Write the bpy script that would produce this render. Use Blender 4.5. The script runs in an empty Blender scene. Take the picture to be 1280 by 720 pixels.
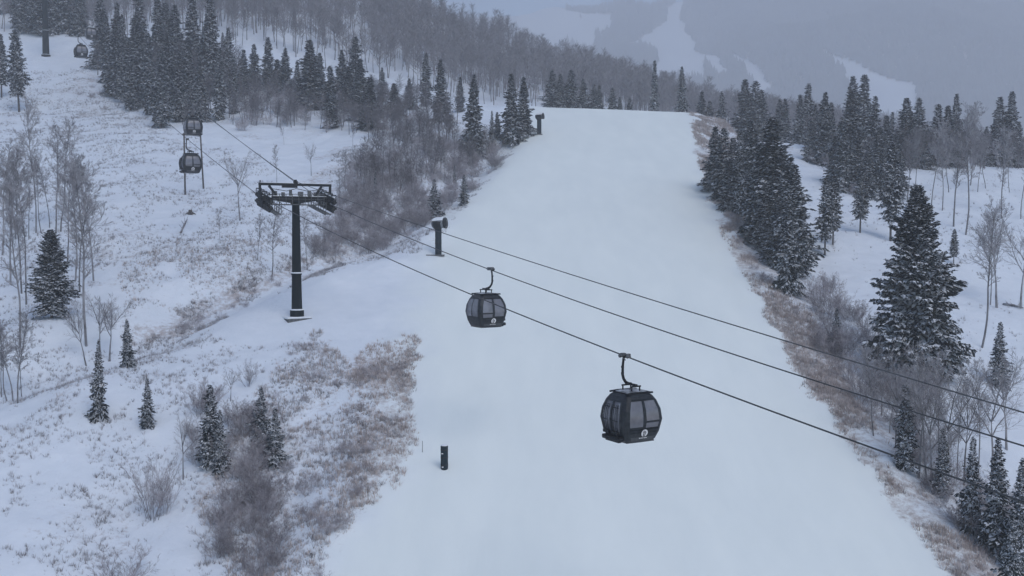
import bpy, math, random
import numpy as np
from mathutils import Vector, Matrix

# ------------------------------------------------------------------ camera, sky, sun, exposure
scene = bpy.context.scene
col = scene.collection
CAMZ = 40.0
F = 1300.0                      # focal length in pixels of a 1280 px wide picture
PITCH = math.atan(70 / F)
cd = bpy.data.cameras.new('camera')
cam = bpy.data.objects.new('camera', cd)
col.objects.link(cam)
cd.sensor_width = 36.0
cd.lens = 36.0 * F / 1280.0
cd.clip_start = 0.5
cd.clip_end = 6000
cam.location = (0, 0, CAMZ)
cam.rotation_euler = (math.pi / 2 - PITCH, 0, 0)
scene.camera = cam

SUN_EL, SUN_AZ = math.radians(52), math.radians(150)   # veiled sun, behind and to the right of the camera
world = bpy.data.worlds.new('World')
scene.world = world
world.use_nodes = True
wn, wl = world.node_tree.nodes, world.node_tree.links
wn.clear()
sky = wn.new('ShaderNodeTexSky')
sky.sky_type = 'NISHITA'
sky.sun_disc = False
sky.sun_elevation = SUN_EL
sky.sun_rotation = SUN_AZ
sky.altitude = 2200
sky.air_density = 1.0
sky.dust_density = 4.0
sky.ozone_density = 1.0
hs = wn.new('ShaderNodeHueSaturation')
hs.inputs['Saturation'].default_value = 1.07
bg = wn.new('ShaderNodeBackground')
bg.inputs['Strength'].default_value = 0.085
wo = wn.new('ShaderNodeOutputWorld')
wl.new(sky.outputs[0], hs.inputs['Color'])
wl.new(hs.outputs[0], bg.inputs['Color'])
wl.new(bg.outputs[0], wo.inputs['Surface'])

sd = bpy.data.lights.new('sun', 'SUN')
sd.energy = 0.6
sd.angle = math.radians(35)
sd.color = (1.0, 0.97, 0.94)
sun = bpy.data.objects.new('sun', sd)
col.objects.link(sun)
_dir = Vector((math.sin(SUN_AZ) * math.cos(SUN_EL), math.cos(SUN_AZ) * math.cos(SUN_EL), math.sin(SUN_EL)))
sun.rotation_euler = (-_dir).to_track_quat('-Z', 'Y').to_euler()
sun.location = (0, 0, 300)

scene.view_settings.view_transform = 'Standard'
scene.view_settings.look = 'None'
scene.view_settings.gamma = 1
scene.view_settings.use_curve_mapping = False
scene.view_settings.exposure = 0.82
scene.render.engine = 'CYCLES'
scene.cycles.volume_bounces = 4
scene.cycles.max_bounces = 6
scene.cycles.diffuse_bounces = 3
scene.cycles.transparent_max_bounces = 8
HAZE_DENSITY = 0.00068

rng = np.random.default_rng(7)
random.seed(7)

# ------------------------------------------------------------------ noise
_perm = np.random.default_rng(3).permutation(512)
_grad = np.random.default_rng(4).uniform(0, 2 * np.pi, 512)
def perlin(x, y):
    x = np.asarray(x, float); y = np.asarray(y, float)
    xi = np.floor(x).astype(int); yi = np.floor(y).astype(int)
    xf = x - xi; yf = y - yi
    def g(ix, iy, dx, dy):
        k = _perm[(_perm[ix & 511] + iy) & 511]
        a = _grad[k]
        return np.cos(a) * dx + np.sin(a) * dy
    u = xf ** 3 * (xf * (xf * 6 - 15) + 10); v = yf ** 3 * (yf * (yf * 6 - 15) + 10)
    a = g(xi, yi, xf, yf); b = g(xi + 1, yi, xf - 1, yf)
    c = g(xi, yi + 1, xf, yf - 1); d = g(xi + 1, yi + 1, xf - 1, yf - 1)
    return ((a * (1 - u) + b * u) * (1 - v) + (c * (1 - u) + d * u) * v) * 1.5
def fbm(x, y, s, o=4):
    r = 0; a = 1.0; f = 1.0 / s
    for k in range(o):
        r = r + a * perlin(x * f + 17.3 * k, y * f - 9.1 * k); a *= .5; f *= 2.03
    return r
def sstep(a, b, x):
    t = np.clip((x - a) / (b - a), 0, 1)
    return t * t * (3 - 2 * t)

# ------------------------------------------------------------------ terrain height (absolute z)
R_X = np.array([-400, -200, -105, -60, -25, 18, 65, 111, 200, 400.])
R_Z = np.array([95, 100, 95, 86, 77, 61, 47, 38, 20, 5.])
ER_Y = np.array([0, 61, 89, 132, 175, 215, 260.]); ER_X = np.array([27, 25.6, 24.6, 26.5, 31, 36.5, 44.])
EL_Y = np.array([0, 55, 61, 70, 76, 92, 110, 134, 156, 201, 230.]); EL_X = np.array([-17, -12.5, -9.8, -7.5, -6.8, -8.0, -8.6, -8.0, -4.8, 2.3, 6.])
BENCH = [(-42, 80), (-31, 94), (-28, 101), (-24, 108), (-19, 117), (-14, 121), (-10, 132), (-4.8, 154), (1, 185)]
def seg_dist(x, y, pts):
    d = np.full(np.shape(x), 1e9)
    for (x0, y0), (x1, y1) in zip(pts[:-1], pts[1:]):
        dx, dy = x1 - x0, y1 - y0
        t = np.clip(((x - x0) * dx + (y - y0) * dy) / (dx * dx + dy * dy), 0, 1)
        d = np.minimum(d, np.hypot(x - x0 - t * dx, y - y0 - t * dy))
    return d
def run_mask(x, y):
    n = fbm(x, y, 5.0, 4) * 1.1
    er = np.interp(y, ER_Y, ER_X) + n * .8; el = np.interp(y, EL_Y, EL_X) + n
    m = np.minimum(x - el, er - x)
    return np.where(y < 262, m, -5)
def bench_mask(x, y):     # the graded shelf round the lift tower
    return seg_dist(x, y, [(-24, 101), (-16, 107), (-8, 112), (-4, 116)]) 
def height(x, y):
    x = np.asarray(x, float); y = np.asarray(y, float)
    base = -37.1 + .28 * y
    er = np.interp(y, ER_Y, ER_X)
    drop = np.maximum(0, x - er - 2)
    base = base - .1 * drop - 1.2 * (1 - np.exp(-drop / 4.0))
    R = np.interp(x, R_X, R_Z)
    y0 = np.where(x > 45, 204, np.interp(x, [-60, 0, 45], [230, 232, 222]))
    h0 = np.where(y > y0, -37.1 + .28 * y0 - .1 * drop - 1.2 * (1 - np.exp(-drop / 4.0)), base)
    t = np.clip((y - y0) / (400 - y0), 0, 1)
    p = np.interp(x, [-70, 0, 60], [1.0, 1.75, 1.9])
    f = np.where(t > 0, np.maximum(t, 1e-6) ** p, 0)
    near = np.where(y > y0, h0 + (R - h0) * f, base)
    # gully beyond the shelf edge
    g = seg_dist(x, y, [(px - 5, py + 6) for px, py in BENCH])
    near = near - 2.4 * np.exp(-(g / 5.0) ** 2)
    near = near - 2.0 * np.exp(-(((x + 17) / 12) ** 2 + ((y - 66) / 16) ** 2)) * sstep(2, 8, np.interp(y, EL_Y, EL_X) - x)
    rm = run_mask(x, y)
    off = sstep(-1, 4, -rm) * sstep(3, 9, bench_mask(x, y))
    near = near + off * (fbm(x, y, 26, 3) * .9 + fbm(x + 50, y, 4.5, 3) * .22) + .05 * fbm(x, y, 9, 2)
    far = R - .22 * (y - 400) + 3 * fbm(x, y, 90, 3)
    h = np.where(y > 400, far, near)
    mt = 20 + (y - 1400) * .43 + 100 * fbm(x * .8 + 300, y * .45, 600, 4) * sstep(1380, 1850, y) - 70 * np.exp(-((x - 80) / 340) ** 2) * sstep(1500, 1850, y)
    k = 12.0
    mt = np.maximum(mt, -20)
    h = np.where(y > 430, np.maximum(h, mt) + k * np.log1p(np.exp(-np.abs(h - mt) / k)) * sstep(430, 520, y), h)
    return h + CAMZ

cp, sp = math.cos(PITCH), math.sin(PITCH)
def ray(px, v):
    a = (np.asarray(px, float) - 640) / F; b = (360 - np.asarray(v, float)) / F
    # forward (0,cp,-sp), up (0,sp,cp)
    return a, cp + b * sp, -sp + b * cp
def hit(px, v, tmin=18., tmax=3100.):
    """the ground point seen at a pixel of the 1280x720 picture"""
    px = np.atleast_1d(np.asarray(px, float)); v = np.atleast_1d(np.asarray(v, float))
    dx, dy, dz = ray(px, v)
    ts = np.concatenate([np.arange(tmin, 300, .6), np.arange(300, tmax, 3.)])
    res = np.full(px.shape, tmax)
    for i in range(0, len(px), 200):
        sl = slice(i, i + 200)
        below = (CAMZ + dz[sl, None] * ts) < height(dx[sl, None] * ts, dy[sl, None] * ts)
        k = below.argmax(1); ok = below.any(1)
        st = np.where(ts[k] < 300, .3, 1.5)
        res[sl] = np.where(ok, ts[k] - st, tmax)
    return dx * res, dy * res
def on_col(px, Y, v=300):
    dx, dy, dz = ray(px, v)
    return dx / dy * Y, Y
def z_at(v, Y, px=640):
    dx, dy, dz = ray(px, v)
    return CAMZ + dz / dy * Y
def project(x, y, z):
    zz = z - CAMZ
    d = y * cp - zz * sp
    return 640 + F * x / d, 360 - F * (y * sp + zz * cp) / d
def inpoly(px, py, poly):
    px = np.asarray(px); py = np.asarray(py)
    c = np.zeros(px.shape, bool)
    n = len(poly)
    for i in range(n):
        x0, y0 = poly[i]; x1, y1 = poly[(i + 1) % n]
        if y0 == y1: continue
        m = ((y0 > py) != (y1 > py)) & (px < (x1 - x0) * (py - y0) / (y1 - y0) + x0)
        c ^= m
    return c

# ------------------------------------------------------------------ materials
def material(name, c1, c2=None, rough=.6, scale=8., metal=0., bump=0., detail=6, lo=.35, hi=.65, spec=.5, coord='Object', sub=0):
    m = bpy.data.materials.new(name)
    m.use_nodes = True
    n, l = m.node_tree.nodes, m.node_tree.links
    b = n['Principled BSDF']
    b.inputs['Roughness'].default_value = rough
    b.inputs['Metallic'].default_value = metal
    b.inputs['Specular IOR Level'].default_value = spec
    tc = n.new('ShaderNodeTexCoord')
    tx = n.new('ShaderNodeTexNoise')
    tx.inputs['Scale'].default_value = scale; tx.inputs['Detail'].default_value = detail
    l.new(tc.outputs[coord], tx.inputs['Vector'])
    r = n.new('ShaderNodeValToRGB')
    r.color_ramp.elements[0].position = lo; r.color_ramp.elements[0].color = (*c1, 1)
    r.color_ramp.elements[1].position = hi; r.color_ramp.elements[1].color = (*(c2 or c1), 1)
    l.new(tx.outputs['Fac'], r.inputs['Fac'])
    l.new(r.outputs['Color'], b.inputs['Base Color'])
    if bump:
        bp = n.new('ShaderNodeBump'); bp.inputs['Strength'].default_value = bump; bp.inputs['Distance'].default_value = .05
        l.new(tx.outputs['Fac'], bp.inputs['Height']); l.new(bp.outputs['Normal'], b.inputs['Normal'])
    return m

def foliage_material(name, c1, c2, rnd=.35):
    """two-sided leaf colour with a little variation from tree to tree and clump to clump"""
    m = material(name, c1, c2, rough=.8, scale=1.3, spec=.2)
    n, l = m.node_tree.nodes, m.node_tree.links
    b = n['Principled BSDF']
    oi = n.new('ShaderNodeObjectInfo')
    mp = n.new('ShaderNodeMapRange'); mp.inputs['To Min'].default_value = 1 - rnd; mp.inputs['To Max'].default_value = 1 + rnd
    l.new(oi.outputs['Random'], mp.inputs['Value'])
    hv = n.new('ShaderNodeHueSaturation')
    src = b.inputs['Base Color'].links[0].from_socket
    l.new(src, hv.inputs['Color']); l.new(mp.outputs['Result'], hv.inputs['Value'])
    l.new(hv.outputs['Color'], b.inputs['Base Color'])
    return m

M = {}
M['needles'] = foliage_material('spruce_needles', (.011, .017, .020), (.034, .044, .048))
M['twigsnow'] = material('snow_on_branches', (.42, .44, .47), (.80, .82, .85), rough=.9, scale=3)
M['conbark'] = material('spruce_bark', (.045, .038, .035), (.10, .09, .085), rough=.9, scale=14)
M['bark'] = foliage_material('aspen_bark', (.13, .126, .13), (.30, .295, .305), .3)
M['twig'] = foliage_material('frosted_twigs', (.19, .18, .19), (.42, .41, .43), .25)
M['brush'] = foliage_material('oak_brush_twigs', (.20, .18, .192), (.46, .43, .45), .3)
M['grass'] = material('dry_tan_grass', (.42, .345, .315), (.66, .59, .56), rough=.9, scale=1.1, coord='Object')
M['sage'] = material('sagebrush_twigs', (.23, .215, .225), (.56, .55, .565), rough=.9, scale=.8)
M['farwood'] = foliage_material('far_aspen_twigs', (.15, .14, .15), (.28, .265, .28), .3)
M['hazeneedle'] = material('haze_pale_far_needles', (.085, .095, .108), (.16, .172, .188), rough=.9, scale=.05)  # needle colour lightened, distant fog painted into it
M['darkpaint'] = material('dark_green_steel_paint', (.003, .008, .010), (.006, .012, .014), rough=.6, scale=6, spec=.08)
M['steel'] = material('frosted_galvanised_steel', (.05, .055, .058), (.24, .25, .26), rough=.55, scale=9, metal=.2, lo=.4, hi=.75)
M['blacksteel'] = material('black_painted_steel', (.006, .008, .010), (.022, .025, .030), rough=.5, scale=12, spec=.12)
M['cabin'] = material('charcoal_cabin_paint', (.010, .013, .017), (.022, .027, .033), rough=.4, scale=5, spec=.3)
M['cabinlow'] = material('cabin_lower_panel', (.03, .034, .04), (.05, .055, .062), rough=.4, scale=7)
M['rooffrost'] = material('frosted_roof', (.10, .11, .12), (.5, .53, .56), rough=.7, scale=3.2, lo=.38, hi=.62)
M['seat'] = material('dark_seat_cushion', (.03, .03, .035), (.05, .05, .055), rough=.8)
M['rubber'] = material('black_rubber', (.012, .012, .013), (.03, .03, .03), rough=.8)
M['emblem'] = material('white_emblem', (.72, .70, .70), (.8, .79, .79), rough=.5)
M['concrete'] = material('cold_concrete', (.06, .065, .068), (.12, .125, .13), rough=.9, scale=5, bump=.3)
M['snowcap'] = material('lying_snow', (.74, .77, .80), (.82, .84, .86), rough=.8, scale=4, bump=.3)
M['pad'] = material('dark_blue_green_padding', (.008, .018, .026), (.016, .030, .040), rough=.7, scale=7, bump=.2, spec=.15)
M['gunbarrel'] = material('frosted_snow_gun_barrel', (.06, .068, .075), (.26, .28, .30), rough=.6, scale=6)
M['rope'] = material('steel_rope', (.03, .033, .038), (.06, .063, .068), rough=.5, scale=30, metal=.3)
M['frostrope'] = material('frosted_cable', (.045, .05, .055), (.10, .105, .11), rough=.7, scale=20)
M['wood'] = material('weathered_wood', (.06, .052, .048), (.12, .108, .10), rough=.9, scale=9)

def glass_material():
    m = bpy.data.materials.new('tinted_cabin_glass'); m.use_nodes = True
    n, l = m.node_tree.nodes, m.node_tree.links
    n.clear()
    tr = n.new('ShaderNodeBsdfTransparent'); tr.inputs[0].default_value = (.66, .67, .71, 1)
    gl = n.new('ShaderNodeBsdfGlossy'); gl.inputs['Roughness'].default_value = .08; gl.inputs['Color'].default_value = (.75, .75, .8, 1)
    df = n.new('ShaderNodeBsdfDiffuse'); df.inputs['Color'].default_value = (.27, .275, .305, 1)
    nt = n.new('ShaderNodeTexNoise'); nt.inputs['Scale'].default_value = 3.5
    tc = n.new('ShaderNodeTexCoord'); l.new(tc.outputs['Object'], nt.inputs['Vector'])
    mr = n.new('ShaderNodeMapRange'); mr.inputs['To Min'].default_value = .45; mr.inputs['To Max'].default_value = .75
    l.new(nt.outputs['Fac'], mr.inputs['Value'])
    mx0 = n.new('ShaderNodeMixShader'); l.new(mr.outputs['Result'], mx0.inputs[0])      # pale film paints the look of snow light into the pane
    l.new(tr.outputs[0], mx0.inputs[1]); l.new(df.outputs[0], mx0.inputs[2])
    fr = n.new('ShaderNodeFresnel'); fr.inputs['IOR'].default_value = 1.5
    mx = n.new('ShaderNodeMixShader'); l.new(fr.outputs[0], mx.inputs[0])
    l.new(mx0.outputs[0], mx.inputs[1]); l.new(gl.outputs[0], mx.inputs[2])
    o = n.new('ShaderNodeOutputMaterial'); l.new(mx.outputs[0], o.inputs['Surface'])
    return m
M['glass'] = glass_material()

def ground_material(name):
    m = bpy.data.materials.new(name); m.use_nodes = True
    n, l = m.node_tree.nodes, m.node_tree.links
    b = n['Principled BSDF']; b.inputs['Roughness'].default_value = .85
    b.inputs['Specular IOR Level'].default_value = .25
    tc = n.new('ShaderNodeTexCoord')
    def noise(scale, detail=5, rough=.6, vec=None):
        t = n.new('ShaderNodeTexNoise'); t.inputs['Scale'].default_value = scale; t.inputs['Detail'].default_value = detail
        t.inputs['Roughness'].default_value = rough
        l.new(vec or tc.outputs['Object'], t.inputs['Vector']); return t.outputs['Fac']
    def ramp(fac, p0, p1, c0, c1):
        r = n.new('ShaderNodeValToRGB'); r.color_ramp.elements[0].position = p0; r.color_ramp.elements[1].position = p1
        r.color_ramp.elements[0].color = (*c0, 1); r.color_ramp.elements[1].color = (*c1, 1)
        l.new(fac, r.inputs['Fac']); return r.outputs['Color']
    def mix(fac, a, c):
        x = n.new('ShaderNodeMix'); x.data_type = 'RGBA'
        l.new(fac, x.inputs['Factor']); l.new(a, x.inputs['A']); l.new(c, x.inputs['B']); return x.outputs['Result']
    snow = ramp(noise(.4, 6), .3, .7, (.70, .75, .80), (.775, .815, .86))
    dead = ramp(noise(2.5, 6, .7), .3, .7, (.235, .19, .175), (.50, .43, .40))
    at = n.new('ShaderNodeAttribute'); at.attribute_name = 'bare'
    gm = n.new('ShaderNodeAttribute'); gm.attribute_name = 'groom'
    # the packed, groomed snow: long faint streaks down the slope
    mp = n.new('ShaderNodeMapping'); mp.inputs['Scale'].default_value = (1, .10, 1); l.new(tc.outputs['Object'], mp.inputs['Vector'])
    packed = ramp(noise(.30, 7, .62, mp.outputs[0]), .3, .7, (.80, .845, .815), (.865, .905, .865))
    # ground litter shows through the thin snow in ragged specks where the cover is thin
    ad = n.new('ShaderNodeMath'); ad.operation = 'ADD'
    l.new(at.outputs['Fac'], ad.inputs[0]); l.new(noise(1.5, 9, .78), ad.inputs[1])
    fac = ramp(ad.outputs[0], .78, 1.04, (0, 0, 0), (.85, .85, .85))
    l.new(mix(fac, mix(gm.outputs['Fac'], snow, packed), dead), b.inputs['Base Color'])
    bp = n.new('ShaderNodeBump'); bp.inputs['Strength'].default_value = .5; bp.inputs['Distance'].default_value = .18
    hm = n.new('ShaderNodeMix'); hm.data_type = 'FLOAT'
    l.new(gm.outputs['Fac'], hm.inputs[0]); l.new(noise(1.3, 7, .65), hm.inputs[2])
    sm = n.new('ShaderNodeMath'); sm.operation = 'MULTIPLY'; sm.inputs[1].default_value = .22
    l.new(noise(2.2, 7, .65, mp.outputs[0]), sm.inputs[0]); l.new(sm.outputs[0], hm.inputs[3])
    l.new(hm.outputs[0], bp.inputs['Height']); l.new(bp.outputs[0], b.inputs['Normal'])
    return m
M['snow'] = ground_material('snow_cover')
M['run'] = M['snow']

# ------------------------------------------------------------------ mesh helpers
class MB:
    def __init__(s): s.v = []; s.f = []; s.m = []
    def add(s, vs, fs, mi=0):
        o = len(s.v); s.v.extend([tuple(p) for p in vs]); s.f.extend([tuple(i + o for i in f) for f in fs]); s.m.extend([mi] * len(fs)); return s
    def box(s, c, size, rot=None, mi=0, bev=0.):
        sx, sy, sz = [k / 2 for k in size]
        if bev <= 0:
            vs = [Vector((x, y, z)) for x in (-sx, sx) for y in (-sy, sy) for z in (-sz, sz)]
            fs = [(0, 1, 3, 2), (4, 6, 7, 5), (0, 4, 5, 1), (2, 3, 7, 6), (0, 2, 6, 4), (1, 5, 7, 3)]
        else:
            b = min(bev, sx * .9, sy * .9, sz * .9)
            ring = lambda z, i: [Vector((x, y, z)) for x, y in ((-sx + b, -sy + i), (sx - b, -sy + i), (sx - i, -sy + b), (sx - i, sy - b), (sx - b, sy - i), (-sx + b, sy - i), (-sx + i, sy - b), (-sx + i, -sy + b))]
            R = [ring(-sz, b * .6), ring(-sz + b, 0), ring(sz - b, 0), ring(sz, b * .6)]
            vs = [p for r in R for p in r]; fs = [tuple(range(7, -1, -1)), tuple(range(24, 32))]
            for k in range(3):
                for i in range(8):
                    j = (i + 1) % 8; fs.append((k * 8 + i, k * 8 + j, k * 8 + 8 + j, k * 8 + 8 + i))
        if rot is not None: vs = [rot @ p for p in vs]
        c = Vector(c)
        return s.add([p + c for p in vs], fs, mi)
    def tube(s, pts, rad, n=8, mi=0, cap=True):
        pts = [Vector(p) for p in pts]
        if not hasattr(rad, '__len__'): rad = [rad] * len(pts)
        vs = []; fs = []
        up = None
        for i, p in enumerate(pts):
            t = (pts[min(i + 1, len(pts) - 1)] - pts[max(i - 1, 0)]).normalized()
            if up is None:
                up = Vector((0, 0, 1)) if abs(t.z) < .9 else Vector((1, 0, 0))
            a = t.cross(up)
            if a.length < 1e-6: a = t.orthogonal()
            a.normalize(); b = a.cross(t).normalized(); up = b
            for k in range(n):
                th = 2 * math.pi * k / n
                vs.append(p + (a * math.cos(th) + b * math.sin(th)) * rad[i])
        for i in range(len(pts) - 1):
            for k in range(n):
                j = (k + 1) % n
                fs.append((i * n + k, i * n + j, (i + 1) * n + j, (i + 1) * n + k))
        if cap:
            fs.append(tuple(range(n - 1, -1, -1))); fs.append(tuple(range((len(pts) - 1) * n, len(pts) * n)))
        return s.add(vs, fs, mi)
    def bar(s, a, b, w, h=None, mi=0):
        a = Vector(a); b = Vector(b); d = b - a
        q = d.to_track_quat('X', 'Z').to_matrix()
        return s.box((a + b) / 2, (d.length, w, h or w), q, mi)
    def lathe(s, prof, c=(0, 0, 0), n=20, mi=0, axis=None):
        vs = []; fs = []
        for r, z in prof:
            for k in range(n):
                th = 2 * math.pi * k / n; vs.append(Vector((r * math.cos(th), r * math.sin(th), z)))
        for i in range(len(prof) - 1):
            for k in range(n):
                j = (k + 1) % n; fs.append((i * n + k, i * n + j, (i + 1) * n + j, (i + 1) * n + k))
        fs.append(tuple(range(n - 1, -1, -1))); fs.append(tuple(range((len(prof) - 1) * n, len(prof) * n)))
        if axis is not None:
            q = Vector(axis).to_track_quat('Z', 'Y').to_matrix(); vs = [q @ p for p in vs]
        c = Vector(c)
        return s.add([p + c for p in vs], fs, mi)
    def mesh(s, name, mats, smooth=False):
        me = bpy.data.meshes.new(name)
        me.from_pydata(s.v, [], s.f)
        for m in (mats if isinstance(mats, (list, tuple)) else [mats]): me.materials.append(m)
        if any(s.m): me.polygons.foreach_set('material_index', s.m)
        if smooth: me.polygons.foreach_set('use_smooth', [True] * len(s.f))
        me.update()
        return me
    def build(s, name, mats, parent=None, smooth=False):
        o = bpy.data.objects.new(name, s.mesh(name, mats, smooth)); col.objects.link(o)
        if parent: o.parent = parent
        return o

def np_mesh(name, V, tris_or_quads, mats, mi=None, smooth=False):
    me = bpy.data.meshes.new(name)
    V = np.asarray(V, np.float32); Q = np.asarray(tris_or_quads, np.int32); k = Q.shape[1]
    me.vertices.add(len(V)); me.vertices.foreach_set('co', V.ravel())
    me.loops.add(Q.size); me.loops.foreach_set('vertex_index', Q.ravel())
    me.polygons.add(len(Q)); me.polygons.foreach_set('loop_start', np.arange(0, Q.size, k, dtype=np.int32))
    me.polygons.foreach_set('loop_total', np.full(len(Q), k, np.int32))
    for m in mats: me.materials.append(m)
    if mi is not None: me.polygons.foreach_set('material_index', np.asarray(mi, np.int32))
    if smooth: me.polygons.foreach_set('use_smooth', np.ones(len(Q), bool))
    me.update(calc_edges=True); me.validate()
    return me
def link(name, me, parent=None):
    o = bpy.data.objects.new(name, me); col.objects.link(o)
    if parent: o.parent = parent
    return o
def tag(o, label=None, cat=None, group=None, kind=None):
    if label: o['label'] = label
    if cat: o['category'] = cat
    if group: o['group'] = group
    if kind: o['kind'] = kind
    return o
def empty(name, loc=(0, 0, 0), rz=0.):
    o = bpy.data.objects.new(name, None); col.objects.link(o); o.location = loc; o.rotation_euler = (0, 0, rz)
    o.empty_display_size = .3
    return o
def copy_tree(o, parent=None):
    c = o.copy(); col.objects.link(c)
    if parent: c.parent = parent
    for ch in list(o.children): copy_tree(ch, c)
    return c
_ORD = ['first', 'second', 'third', 'fourth', 'fifth', 'sixth', 'seventh', 'eighth', 'ninth', 'tenth', 'eleventh', 'twelfth', 'thirteenth', 'fourteenth',
        'fifteenth', 'sixteenth', 'seventeenth', 'eighteenth', 'nineteenth']
_TENS = ['twentieth', 'thirtieth', 'fortieth', 'fiftieth', 'sixtieth', 'seventieth']
_TEN = ['twenty', 'thirty', 'forty', 'fifty', 'sixty', 'seventy']
def ordinal(k):
    if k < 19: return _ORD[k]
    n = k + 1
    return _TENS[n // 10 - 2] if n % 10 == 0 else _TEN[n // 10 - 2] + '-' + _ORD[n % 10 - 1]

# ------------------------------------------------------------------ ground sheet
PX_BROWN = [  # picture regions where dead grass shows through the snow: polygon, strength
    ([(858, 150), (905, 140), (985, 160), (930, 250), (1010, 380), (1060, 450), (1120, 560), (1280, 700), (1280, 760), (1190, 760), (1100, 620), (1000, 470), (930, 370), (900, 290), (880, 240), (858, 190)], .46),
    ([(330, 440), (400, 410), (440, 470), (500, 430), (522, 470), (520, 560), (470, 620), (430, 690), (380, 730), (300, 730), (250, 640), (300, 540)], .34),
    ([(440, 440), (505, 430), (524, 520), (505, 600), (440, 640), (430, 540)], .30),
    ([(140, 330), (200, 300), (330, 300), (390, 335), (300, 385), (210, 430), (150, 440)], .30),
    ([(200, 380), (270, 340), (380, 320), (440, 320), (350, 372), (260, 410), (215, 430)], .18),
    ([(150, 445), (215, 425), (300, 385), (380, 342), (440, 326), (420, 314), (330, 342), (250, 376), (150, 425)], .36),
    ([(90, 100), (160, 110), (150, 145), (100, 145)], .34),
    ([(0, 110), (60, 110), (200, 180), (300, 230), (330, 300), (140, 330), (60, 420), (0, 420)], .27),
    ([(0, 470), (200, 440), (270, 480), (240, 720), (0, 720)], .25),
    ([(380, 330), (480, 325), (560, 275), (660, 170), (560, 150), (440, 180), (380, 250)], .36),
    ([(110, 70), (330, 70), (520, 130), (520, 170), (220, 175), (120, 110)], .3),
    ([(1180, 210), (1280, 210), (1280, 480), (1180, 480)], .12),
]
def bare_amount(x, y, z):
    px, pv = project(x, y, z)
    a = np.zeros(px.shape)
    n1, n2 = fbm(x, y, 9, 4), fbm(x + 31, y + 57, 9, 4)
    for poly, s in PX_BROWN:
        for j in range(4):      # several ragged outlines, so that the cover thins out gradually
            w = 10 + 9 * j
            k = inpoly(px + w * (n1 if j % 2 else n2), pv + w * .7 * (n2 if j % 2 else -n1), poly)
            a = np.where(k, np.maximum(a, .8 * s * (j + 1) / 4) + .08 * np.minimum(a, s), a)
    return np.where(y < 260, a, np.where(y < 480, .22, 0))

# forest on the far mountain, left out on its ski runs and on a field kept pale for haze
RUNS_AND_HAZE = [[(842, 0), (856, 0), (850, 22), (872, 62), (884, 100), (815, 100), (820, 60), (800, 58), (778, 66), (800, 48), (836, 26)],
        [(906, 66), (930, 72), (955, 92), (966, 120), (950, 130), (942, 105), (925, 84)],
        [(1024, 60), (1045, 68), (1085, 90), (1150, 108), (1142, 150), (1085, 150), (1064, 108), (1045, 84)],
        [(560, 0), (700, 0), (770, 30), (740, 60), (690, 62), (640, 40)],  # not a run: pale treeless field standing in for bright haze
        [(866, 62), (895, 70), (915, 95), (900, 98), (880, 80)]]
def in_run_or_haze(px, pv, x, y, poly):      # edges of runs and haze field are ragged, not ruled
    a = 24 if poly is RUNS_AND_HAZE[3] else 4.5
    return inpoly(px + a * fbm(x, y, 90, 4), pv + a * .6 * fbm(x + 500, y, 90, 4), poly)
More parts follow.
